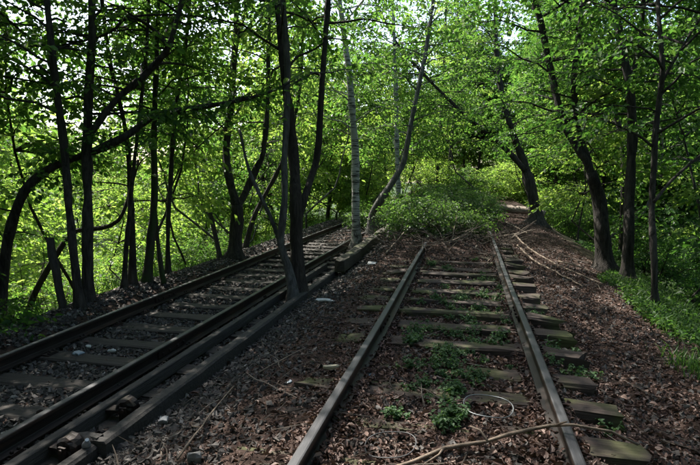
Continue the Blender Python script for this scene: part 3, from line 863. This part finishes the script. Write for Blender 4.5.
# the wood beside and behind the camera: unseen trees added to shade the foreground
CANOPY = [wood_tree(311, BARK_DARK, LEAF, 13, 5.6, 4.6, 150, .13, True, .04, .15), wood_tree(312, BARK_BROWN, LEAF_DARK, 13, 6.6, 4.0, 150, .12, True, .04, .15)]
CANOPY.append(wood_tree(313, BARK_DARK, LEAF_DARK, 12, 1.2, 4.2, 250, .19, True, .04, .16))  # dense low crowns added behind the camera to cut the skylight
for i, (x, y, k) in enumerate([(-8.6, 1.0, 0), (3.9, -.4, 1), (-11.5, 4.4, 0), (6.6, 4.2, 1), (8.2, 7.6, 1), (-6.6, -4.2, 2), (-1.8, -5.6, 2), (3.2, -5.4, 2), (7.2, -3.0, 2), (-10.8, -2.2, 2)]):
    place(CANOPY, k, x, y, random.uniform(.95, 1.1), random.uniform(0, 6.28),
          'unseen tree of the surrounding wood, added outside the picture to shade the tracks', 'tree', 'trees around the camera')

SAPLINGS = [wood_tree(321, BARK_DARK, LEAF, 6.5, 2.2, 1.3, 34, .11, False, .16, .035), wood_tree(322, BARK_DARK, LEAF_LIGHT, 5.5, 1.8, 1.2, 30, .11, False, .2, .03), wood_tree(323, BARK_GREY, LEAF, 7.5, 2.6, 1.4, 36, .11, False, .12, .04)]
for p in SAPLINGS: p.name = 'sapling'
SAP = [(-6.6, 9.6), (-7.0, 11.8), (-6.5, 12.6), (-7.8, 9.0), (-8.6, 12.2), (-6.9, 14.6), (-7.6, 16.4), (-6.3, 17.2), (-5.9, 18.6), (-6.6, 20.3), (-5.4, 21.3), (-8.8, 18.3), (-7.9, 7.6), (-9.6, 15),
       (-4.2, 23.5), (-3.0, 25), (-1.8, 24.0), (.6, 26.5), (-5.0, 25.5), (3.6, 14.2), (4.3, 17.5), (3.9, 19.5), (5.2, 13.2), (4.8, 11.6), (2.9, 23.5)]
for i, (x, y) in enumerate(SAP):
    if i < 14: lab, grp = how_far(y + 6) + [' dark', ' slender', ' grey'][i % 3] + ' sapling ' + where_left(x, y), 'saplings on the left slope'
    elif i in (19, 20, 21, 22, 23): lab, grp = ['grey', 'dark', 'slender'][i % 3] + ' sapling in the shade behind the right-hand trunks', 'saplings on the right'
    else: lab, grp = ['dark', 'slender', 'grey'][i % 3] + ' sapling rising behind the bramble heap', 'saplings behind the heap'
    place(SAPLINGS, i % 3, x, y, random.uniform(.85, 1.15), random.uniform(0, 6.28), lab, 'sapling', grp)

SHRUBS = [shrub('shrub', 401, LEAF_LIGHT, 2.6, 1.0, 11, .11), shrub('shrub', 402, LEAF, 2.2, 1.2, 11, .10), shrub('shrub', 403, LEAF_LIGHT, 3.2, .8, 12, .12), shrub('shrub', 404, LEAF_DARK, 2.3, 1.1, 11, .10)]
for i, (x, y) in enumerate(spread_points(58, (-22, -7.6), (5, 36), lambda x, y: x > -1.15 * y - 1 and x < -7.6 - .03 * y, 1.5, 21) + spread_points(26, (-42, -17), (14, 44), lambda x, y: -1.12 * y - 2 < x < -.45 * y - 6, 2.6, 24)):
    k = [1, 0, 2, 0, 1][i % 5]
    place(SHRUBS, k, x, y, random.uniform(.8, 1.25), random.uniform(0, 6.28),
          how_far(y + 8) + [' bushy yellow-green', ' broad mid-green', ' tall yellow-green'][k] + ' shrub ' + where_left(x, y), 'shrub', 'shrubs on the left slope')
for i, (x, y) in enumerate(spread_points(20, (3.6, 11), (8, 32), lambda x, y: x < .42 * y + 1 and x > 3.4 + .02 * y, 1.5, 22)):
    place(SHRUBS, [3, 1, 3][i % 3], x, y, random.uniform(.75, 1.15), random.uniform(0, 6.28),
          how_far(y + 4) + [' dark', ' mid-green', ' dark'][i % 3] + ' leafy shrub ' + where_right(x, y), 'shrub', 'shrubs on the right slope')
for i, (x, y) in enumerate(spread_points(12, (-7, 5), (24, 34), lambda x, y: abs(x - 2.2) > 1.6 or y > 29, 1.8, 23)):
    place(SHRUBS, [0, 2, 1][i % 3], x, y, random.uniform(.8, 1.15), random.uniform(0, 6.28),
          ['bushy', 'tall', 'broad'][i % 3] + ' sunlit shrub ahead, ' + where_ahead(x, y), 'shrub', 'shrubs ahead behind the brush heap')

BRUSH = [shrub('bramble_bush', 411, LEAF_BRUSH, 1.05, 1.5, 12, .085, False, 11, 1.15), shrub('bramble_bush', 412, LEAF_BRUSH, .85, 1.6, 11, .08, False, 11, 1.15), shrub('bramble_bush', 413, LEAF, 1.1, 1.4, 10, .085, False, 11, 1.15)]
bl = [(-.9, 12.5), (-.1, 13.0), (-1.4, 13.4), (-1.2, 13.9), (-.5, 14.7), (-1.7, 15.9), (-.2, 15.9), (-3.0, 17.2), (-1.0, 17.0), (.4, 17.0), (-3.4, 17.6), (-2.2, 18.3), (-.4, 18.6), (-4.6, 21.5), (-3.9, 19.8), (-1.6, 20.5), (.3, 21.0), (-2.9, 22), (-.7, 22.8)]
for i, (x, y) in enumerate(bl):
    place(BRUSH, i % 3, x, y, random.uniform(.8, 1.15), random.uniform(0, 6.28),
          ['taller grey-green', 'low grey-green', 'mid-green'][i % 3] + ' bramble bush, ' + ('front' if y < 14.8 else 'middle' if y < 18 else 'back') + ' of the heap, ' + ('left side' if x < -1.6 else 'right side' if x > -.3 else 'centre'), 'bush', 'brambles on the heap')

for i, (x, y) in enumerate([(-7.3, 5.5), (-7.9, 6.4), (-7.0, 4.9)]):
    place(SHRUBS, 3, x, y, random.uniform(.8, 1.0), random.uniform(0, 6.28), 'dark shrub at the foot of the bowed tree, left picture edge, ' + ['middle one', 'farthest', 'nearest'][i], 'shrub', 'dark shrubs at the left edge')
# weeds between the rails
def weed(seed, n, h, LL):
    g = np.random.default_rng(seed); t = obj('weed', None); st = MB(); lf = MB()
    bs, fc = leaf_shape(LL, LL * .7)
    for k in range(n):
        a = g.uniform(0, 6.28); l = h * g.uniform(.5, 1.2); d = g.uniform(.1, .7)
        b0 = np.array([g.normal(0, .05), g.normal(0, .05), -.02])
        P = b0 + np.outer([0, .5, 1], [math.cos(a) * d * l, math.sin(a) * d * l, l]); P[2, 2] -= .1 * l
        st.add(*tube(P, np.array([.003, .0025, .0015]), 3, 0, False))
        m = g.integers(8, 14)
        tt = g.uniform(.35, 1, m)[:, None]
        Q = P[0] * (1 - tt) + P[2] * tt
        lf.add(*scatter(bs, fc, Q, g.uniform(0, 6.28, m), g.normal(.15, .3, m), g.normal(0, .3, m), g.uniform(.6, 1.25, m)))
    obj('stems', st.mesh('stems', WEED), t)['kind'] = 'stuff'; obj('leaves', lf.mesh('leaves', WEED), t)['kind'] = 'stuff'
    return t
WEEDS = [weed(421, 12, .12, .033), weed(422, 15, .15, .036), weed(423, 10, .09, .03), weed(424, 13, .18, .036)]
g = np.random.default_rng(55)
WP = []
for cx, cy, sx, sy, n in [(-.2, 3.9, .16, .4, 17), (-.12, 4.9, .22, .45, 24), (-.05, 6.0, .24, .5, 22), (.05, 7.2, .25, .5, 14), (.42, 7.0, .08, .5, 5), (-.1, 9.0, .35, .6, 7), (.35, 8.6, .1, .4, 4)]:
    for _ in range(n):
        WP.append((g.normal(cx, sx), g.normal(cy, sy)))
for i, (x, y) in enumerate(WP):
    place(WEEDS, i % 4, float(np.clip(x, -.72, .5 if y > 4.15 else -.06)), max(y, 3.35), random.uniform(.55, 1.05), random.uniform(0, 6.28),
          'low leafy weed between the right rails, ' + ('nearest, by the wire hoop' if y < 4.1 else 'middle of the weed strip' if y < 5.6 else 'far end of the strip') + (', left' if x < -.15 else ', right' if x > .1 else ', centre'), 'weed', 'weeds between the rails')
for i, (x, y) in enumerate([(.98, 4.75), (1.05, 5.0), (.9, 5.2), (1.1, 5.45), (.8, 4.9), (1.15, 4.85), (.85, 6.6), (1.0, 3.75)]):
    place(WEEDS, (i + 1) % 4, x, y, random.uniform(.8, 1.2), random.uniform(0, 6.28),
          'low leafy weed at the sleeper ends right of the rails', 'weed', 'weeds at the sleeper ends')

# grass on the right slope
g = np.random.default_rng(56)
n = 9000
gyp = g.uniform(3.4, 18, n); gedge = np.interp(gyp, [4, 8, 10, 12, 20], [2.5, 2.4, 2.45, 3.2, 4.0])
gxp = gedge + np.abs(g.normal(0, 1.15, n)) - .1
keep = (gxp - gedge + .22 * np.sin(gyp * 1.9) + g.normal(0, .12, n) > 0) & (gxp < 6.8)
extra = np.stack([g.normal(2.25, .14, 500), g.normal(5.35, .22, 500)], -1)
gxp = np.concatenate([gxp[keep], extra[:, 0]]); gyp = np.concatenate([gyp[keep], extra[:, 1]]); n = len(gxp)
P = np.stack([gxp, gyp, zg(gxp, gyp) - .01], -1)
blade = np.array([[0, -.004, 0], [0, .004, 0], [.03, .0035, .10], [.03, -.0035, .10], [.11, 0, .155]])
V, F4 = scatter(blade, np.array([[0, 1, 2, 3]]), P, g.uniform(0, 6.28, n), g.normal(0, .25, n), g.normal(0, .2, n), g.uniform(.5, 1.35, n))
F3 = np.arange(n)[:, None] * 5 + np.array([[3, 2, 4]])
tag(obj('grass', mesh_np('grass', V, [F4, F3], GRASS)), 'soft long grass on the slope right of the tracks', 'grass', None, 'stuff')
n = 34000
cyp = g.uniform(3.2, 17, n); cedge = np.interp(cyp, [4, 8, 10, 12, 20], [2.5, 2.4, 2.45, 3.2, 4.0])
cxp = cedge + np.abs(g.normal(0, 1.3, n)) - .1
keep = (cxp - cedge + .22 * np.sin(cyp * 1.9) + g.normal(0, .15, n) > 0) & (cxp < 7.5)
cxp, cyp = cxp[keep], cyp[keep]; n = len(cxp)
b_, f_ = leaf_shape(1, .72, .25, .15)
V, F = scatter(b_, f_, np.stack([cxp, cyp, zg(cxp, cyp) + g.uniform(.01, .11, n)], -1), g.uniform(0, 6.28, n), g.normal(.1, .35, n), g.normal(0, .4, n), g.uniform(.03, .075, n))
tag(obj('ground_cover', mesh_np('ground_cover', V, F, GRASS)), 'low broad-leaved green ground cover on the right slope', 'ground cover', None, 'stuff')
# ground cover along the left edge
n = 2500
gxp = -6.1 - np.abs(g.normal(0, .8, n)); gyp = g.uniform(5, 26, n)
P = np.stack([gxp, gyp, zg(gxp, gyp) - .01], -1)
V, F4 = scatter(blade, np.array([[0, 1, 2, 3]]), P, g.uniform(0, 6.28, n), g.normal(0, .25, n), g.normal(0, .2, n), g.uniform(.8, 2.2, n))
F3 = np.arange(n)[:, None] * 5 + np.array([[3, 2, 4]])
tag(obj('grass', mesh_np('grass', V, [F4, F3], GRASS)), 'grass growing over the edge left of the left rail', 'grass', None, 'stuff')

# ------------------------------------------------------------------ ballast, dead leaves, twigs
g = np.random.default_rng(77)
cube = np.array([[-1, -1, -1], [1, -1, -1], [1, 1, -1], [-1, 1, -1], [-1, -1, 1], [1, -1, 1], [1, 1, 1], [-1, 1, 1]], float) * .5
def stones(name, label, xs, ys, size, dz=0.0):
    n = len(xs)
    M = rot_zyx(g.uniform(0, 6.28, n), g.normal(0, .5, n), g.normal(0, .5, n))
    B = cube[None] * g.uniform(.55, 1.3, (n, 1, 3)) + g.normal(0, .17, (n, 8, 3))
    B *= size[:, None, None]
    V = np.einsum('nij,nkj->nki', M, B) + np.stack([xs, ys, zg(xs, ys) + size * .12 + dz], -1)[:, None]
    F = BOXF[None] + (np.arange(n) * 8)[:, None, None]
    return tag(obj(name, mesh_np(name, V.reshape(-1, 3), F.reshape(-1, 4), STONE)), label, 'gravel', None, 'stuff')
def depth_samples(n, y0, y1, p=1.0):
    u = g.random(n)
    return y0 * (y1 / y0) ** (u ** p)
n = 42000
ys = depth_samples(n, 1.9, 22); xs = g.uniform(-5.95, -1.75, n)
fr = ((ys - .5 + .3) % .605) - .3
onsl = (np.abs(fr) < .115) & (xs > -5.2) & (xs < -2.7) & (g.random(n) < .93)
edge = (xs > -2.1) & (g.random(n) < .55)
keep = ~(onsl | edge)
xs, ys = xs[keep], ys[keep]
stones('ballast', 'grey broken ballast stones of the left track bed', xs, ys, .017 + .018 * g.random(len(xs)) + .012 * (g.random(len(xs)) < .12) + .0009 * ys)
n = 9000
ys = depth_samples(n, 1.9, 14); xs = g.uniform(-1.8, 2.7, n)
SLY = np.array(R_SLEEPERS)
def on_right_sleeper(xs, ys, p):
    d = np.abs(ys[:, None] - SLY[None]).min(1)
    return (d < .125) & (xs > -1.4) & (xs < 1.15) & (g.random(len(xs)) < p)
keep = ~on_right_sleeper(xs, ys, .97); xs, ys = xs[keep], ys[keep]; n = len(xs)
stones('gravel', 'scattered stones among the dead leaves of the right track', xs, ys, .016 + .022 * g.random(n))

def litter(name, label, xs, ys, L):
    n = len(xs)
    c = g.uniform(-.5, .5, n)
    b, f = leaf_shape(1, .62, .3, .2)
    P = np.stack([xs, ys, zg(xs, ys) + g.uniform(.0, .028, n)], -1)
    V, F = scatter(b, f, P, g.uniform(0, 6.28, n), g.normal(0, .38, n), g.normal(0, .55, n), L * np.clip(g.lognormal(-.12, .42, n), .25, 2.0))
    return tag(obj(name, mesh_np(name, V, F, LITTER)), label, 'dead leaves', None, 'stuff')
n = 82000
ys = depth_samples(n, 1.9, 24, .9); xs = np.where(g.random(n) < .8, g.uniform(-2.0, 2.9, n), g.normal(.2, 1.0, n))
keep = (xs < 3.4) & (xs > -2.35) & ((xs > -1.1) | (g.random(n) < .5 * np.clip((xs + 2.4) / 1.2, 0, 1) + np.clip((ys - 5) / 8, 0, .5)))
keep &= ~on_right_sleeper(xs, ys, .45)
litter('leaf_litter', 'brown dead leaves covering the right track bed', xs[keep], ys[keep], .034)
n = 7000
ys = depth_samples(n, 1.9, 12); xs = np.where(g.random(n) < .5, -.85, .62) + np.where(g.random(n) < .5, -1, 1) * g.uniform(.025, .15, n)
lo = litter('leaf_drift', 'dead leaves drifted against the rail feet of the right track', xs, ys, .034)
lo.location.z = .045
n = 26000
ys = depth_samples(n, 1.9, 11, 1.1); xs = g.uniform(-2.4, 2.9, n)
litter('leaf_debris', 'crumbled leaf debris and bark bits on the right track bed', xs, ys, .017)
n = 2500
ys = depth_samples(n, 2.2, 20); xs = g.uniform(-5.9, -2.3, n)
litter('leaf_litter', 'few brown dead leaves fallen on the left ballast', xs, ys, .045)

tw = MB()
n = 1500
ys = depth_samples(n, 2.0, 20, .8); xs = g.uniform(-2.2, 3.0, n)
heap = g.random(n) < .38
xs = np.where(heap, g.normal(-.6, 1.0, n), xs); ys = np.where(heap, g.normal(12.6, 1.3, n), ys)
for x, y, hp in zip(xs, ys, heap):
    l = g.uniform(.12, .45) * (2.2 if hp else 1); a = g.uniform(0, 6.28); e = g.normal(.05, .12) + (abs(g.normal(0, .35)) if hp else 0)
    z = float(zg(x, y)) + .015 + (g.uniform(0, .18) if hp else 0)
    d = np.array([math.cos(a) * math.cos(e), math.sin(a) * math.cos(e), math.sin(e)])
    P = np.array([x, y, z]) + np.outer([0, .5, 1], d) * l + np.array([[0, 0, 0], list(g.normal(0, .03 * l, 3)), [0, 0, 0]])
    r = g.uniform(.002, .006) * (1.6 if hp else 1)
    tw.add(*tube(P, np.array([r, r * .8, r * .4]), 4, 0, False))
tag(obj('twig_litter', tw.mesh('twig_litter', TWIG)), 'fallen twigs strewn over the right track and the brush heap', 'twigs', None, 'stuff')

# ------------------------------------------------------------------ single things
def stick(name, label, cat, pts, r, mat=STICK, group=None, side=()):
    P = np.array([[x, y, (float(zg(x, y)) + z)] for x, y, z in pts])
    b = P[0].copy()
    t = thing(name, label, cat, tuple(b), group) if side else None
    Pr, rr = resample(P, np.linspace(r, r * .55, len(P)), .12)
    m = MB(); m.add(*tube(Pr + g.normal(0, r * .3, Pr.shape), rr * (1 + g.normal(0, .1, len(rr))), 8, .2))
    if not side:
        return tag(obj(name, m.mesh(name, mat, True, b), None, tuple(b)), label, cat, group)
    obj('stem', m.mesh('stem', mat, True, b), t)
    for s in side:
        Q = np.array([[x, y, float(zg(x, y)) + z] for x, y, z in s])
        Qr, qr = resample(Q, np.linspace(r * .6, r * .3, len(Q)), .1)
        m = MB(); m.add(*tube(Qr, qr, 6, .1)); obj('side_twig', m.mesh('side_twig', mat, True, b), t)
    return t

stick('fallen_branch', 'long pale bare branch lying across the right rail in the foreground', 'branch',
      [(-.42, 2.70, .03), (-.27, 2.84, .035), (-.08, 2.98, .05), (.16, 3.05, .09), (.40, 3.10, .16), (.64, 3.10, .235), (.86, 3.12, .25), (1.0, 3.15, .22)], .0145,
      side=[[(.16, 3.05, .09), (.12, 3.12, .12), (.06, 3.2, .10)], [(-.1, 2.97, .05), (-.12, 2.9, .05), (-.2, 2.82, .03)], [(.55, 3.1, .21), (.58, 3.06, .25), (.6, 3.04, .27)]])
stick('dead_pole', 'longer pale bare pole lying on the dirt right of the rails', 'branch', [(1.25, 14.1, .25), (1.5, 12.6, .14), (1.85, 10.9, .07), (2.26, 9.2, .05)], .021, group='bare poles on the dirt')
stick('dead_pole', 'shorter pale bare pole ending nearer the mossy sleeper ends', 'branch', [(1.2, 12.6, .2), (1.4, 11.4, .08), (1.62, 10.1, .06), (1.87, 8.8, .05)], .019, group='bare poles on the dirt')
stick('dead_pole', 'short bare stick beside the two long pale poles', 'branch', [(1.9, 11.3, .12), (2.2, 10.9, .1), (2.5, 10.4, .05)], .02, group='bare poles on the dirt')
stick('dead_stick', 'thin forked grey stick lying on the ballast between the tracks', 'branch', [(-1.66, 2.62, .05), (-1.72, 2.95, .06), (-1.80, 3.35, .06), (-1.90, 3.9, .05)], .008,
      side=[[(-1.74, 3.05, .06), (-1.86, 3.15, .05), (-1.93, 3.25, .04)]])
stick('dead_stick', 'thin straight stick left of the near right-track rail', 'branch', [(-1.75, 4.1, .05), (-1.62, 4.35, .06), (-1.5, 4.65, .05)], .008)
stick('dead_stick', 'pale crooked stick sticking out of the brush heap between the rails', 'branch', [(-.35, 11.2, .03), (-.28, 11.6, .12), (-.25, 11.9, .28), (-.2, 12.2, .5)], .016)
stick('dead_stick', 'pale curved stick beside the right rail at the brush heap', 'branch', [(.3, 9.6, .04), (.42, 9.9, .07), (.5, 10.3, .06)], .011)
stick('dead_stick', 'pale stick standing among twigs left of the right-track rail', 'branch', [(-1.6, 10.4, .03), (-1.5, 10.9, .1), (-1.35, 11.6, .22)], .016)
stick('dead_stick', 'bare pole leaning on the heap beyond the end of the right rail', 'branch', [(1.25, 19.0, .1), (1.5, 17.5, .12), (1.8, 15.8, .1)], .03)
stick('dead_stick', 'thin upright dead stem among the brush at the heap', 'branch', [(-.52, 12.4, 0), (-.5, 12.45, .35), (-.47, 12.4, .85)], .012)

# fallen log with a broken root end
t = thing('fallen_log', 'pale fallen log with a broken end, lit by the sun beyond the brush', 'log', (.75, 21.6, float(zg(1.6, 21.6)) + .22))
P, r = resample(np.array([[0, .2, .12], [.35, 0, .1], [1.0, -.2, .05], [1.7, -.5, .02], [2.2, -.7, -.05]]), np.array([.13, .17, .16, .14, .11]), .12)
m = MB(); m.add(*tube(P, r, 12, .12)); obj('trunk', m.mesh('trunk', LOG, True), t)
for q in ([[.1, .1, .15], [-.1, .1, .3], [-.15, 0, .45]], [[.2, .05, .2], [.2, -.1, .42], [.25, -.15, .55]], [[.05, .15, .1], [-.25, .1, .05], [-.4, .0, -.1]]):
    Q, qr = resample(np.array(q), np.array([.05, .035, .012]), .08)
    m = MB(); m.add(*tube(Q, qr, 7, .1)); obj('root_stub', m.mesh('root_stub', LOG, True), t)

# old fence posts on the left edge
def post(label, foot, top, w):
    b = np.array(foot); d = np.array(top) - b
    n = 7; u = np.linspace(-.12, 1, n)
    P = np.outer(u, d) + g.normal(0, .006, (n, 3))
    m = MB(); v, f = tube(P, np.full(n, w / 2) * (1 + .06 * g.normal(0, 1, n)), 7, .16)
    m.add(v, f)
    return tag(obj('fence_post', m.mesh('fence_post', POST, False), None, tuple(b)), label, 'post', 'old posts beyond the left rail')
post('broken leaning dark post left of the close pair of trunks', (-5.72, 6.29, -.58), (-5.98, 6.38, .73), .115)
post('thin leaning post just left of the stout forked tree', (-5.68, 11.16, -.48), (-5.96, 11.24, .75), .115)

# wire hoops
def hoop(label, x, y, rad, tilt, dz=.06, mat=HOOP):
    a = np.linspace(0, 2 * np.pi, 37)[:-1]
    P = np.stack([rad * (1 + .03 * np.sin(2 * a + 1) + .012 * np.sin(5 * a)) * np.cos(a), rad * np.sin(a), .007 * np.sin(3 * a)], -1)
    m = MB()
    P2 = np.vstack([P, P[:1]])
    m.add(*tube(P2, .0038, 6, 0, False))
    return tag(obj('wire_hoop', m.mesh('wire_hoop', mat, True), None, (x, y, float(zg(x, y)) + dz), tilt), label, 'hoop', 'wire hoops on the right track')
hoop('pale round wire hoop lying whole between the rails by the fallen branch', .19, 3.64, .168, (.06, .04, 0))
hoop('dark wire hoop next to the near rail, left end of the fallen branch', -.42, 2.99, .155, (.05, -.12, 0), .04, HOOP_DARK)

def slab(name, label, cat, x, y, lx, ly, lz, mat, rz=0, dz=.02, jit=.15, group=None, tilt=0.0, n=9):
    """flat irregular chip with its own outline and thickness"""
    a = np.sort(g.uniform(0, 2 * np.pi, n)) * .4 + np.arange(n) / n * 2 * np.pi * .6
    r = 1 + g.normal(0, jit, n)
    o = np.stack([lx / 2 * np.cos(a) * r, ly / 2 * np.sin(a) * r], -1)
    V = np.vstack([np.c_[o * .92, np.full(n, -lz / 2)], np.c_[o, np.full(n, lz * .2)], np.c_[o * .85, lz / 2 + g.normal(0, lz * .15, n)]])
    F = []
    for k in range(2):
        for j in range(n):
            F.append([k * n + j, k * n + (j + 1) % n, (k + 1) * n + (j + 1) % n, (k + 1) * n + j])
    me = mesh_np(name, V, [np.array(F), np.array([list(range(n))[::-1]]), np.array([[2 * n + k for k in range(n)]])], mat)
    return tag(obj(name, me, None, (x, y, float(zg(x, y)) + dz), (tilt, 0, rz)), label, cat, group)

slab('wood_chip', 'pale flat piece of split wood beside the near right-track rail', 'wood', -1.09, 4.12, .15, .055, .03, PALE_WOOD, .25, .06)
slab('paper_scrap', 'white paper scrap on the ground between the tracks', 'litter', -1.96, 7.05, .30, .08, .02, PAPER, -.15, .05, .25, None, .2)
slab('foil_scrap', 'faded blue scrap just right of the near right-track rail', 'litter', -.73, 4.04, .07, .05, .03, BLUE, .3, .05, .3, None, .4)
slab('foil_scrap', 'small blue-white scrap on the ballast left of the pale wood piece', 'litter', -1.36, 3.81, .05, .035, .02, BLUE, 1.1, .05, .3, None, .4)
slab('pale_rock', 'pale rock at the foot of the forked grey stick', 'rock', -1.56, 2.66, .085, .07, .05, PALE_STONE, .3, .03, .1)
slab('plastic_scrap', 'crumpled white plastic scrap on the ballast right of the long timber', 'litter', -2.30, 3.47, .10, .06, .04, PLASTIC, .6, .06, .3, None, .4)
slab('pale_rock', 'pale stone lying inside the long timber, nearest the camera', 'rock', -2.67, 2.72, .10, .06, .05, PALE_STONE, .9, .05, .2)
slab('paper_scrap', 'white scrap on the ballast of the left track, nearer of two', 'litter', -3.94, 5.0, .10, .05, .025, PAPER, .5, .05, .3, 'scraps on the left track', .2)
slab('foil_scrap', 'blue-white scrap on the left track beside the far rail', 'litter', -4.26, 4.82, .13, .08, .03, BLUE, .2, .05, .3, 'scraps on the left track', .2)
slab('paper_scrap', 'white flake on the left track, farther of two', 'litter', -4.30, 5.05, .10, .04, .02, PAPER, -.3, .05, .3, 'scraps on the left track', .2)
slab('paper_scrap', 'light scrap lying in the dark gap beside the birch foot', 'litter', -1.75, 9.6, .22, .10, .03, PAPER, .4, .06, .3, None, .3)

# plastic bottle stuck by the roller
t = thing('plastic_bottle', 'dirty white plastic bottle propped between roller and long timber', 'bottle', (-2.66, 3.03, -.335), None, (.5, .45, .2))
m = MB(); m.add(*lathe([(.005, 0), (.026, .002), (.029, .012), (.029, .05), (.026, .06), (.029, .07), (.029, .11), (.022, .135), (.012, .15), (.012, .163)], 14)); obj('body', m.mesh('body', PLASTIC, True), t)
m = MB(); m.add(*lathe([(.014, .155), (.0145, .158), (.0145, .172), (.012, .175)], 12)); obj('cap', m.mesh('cap', BLUE, False), t)
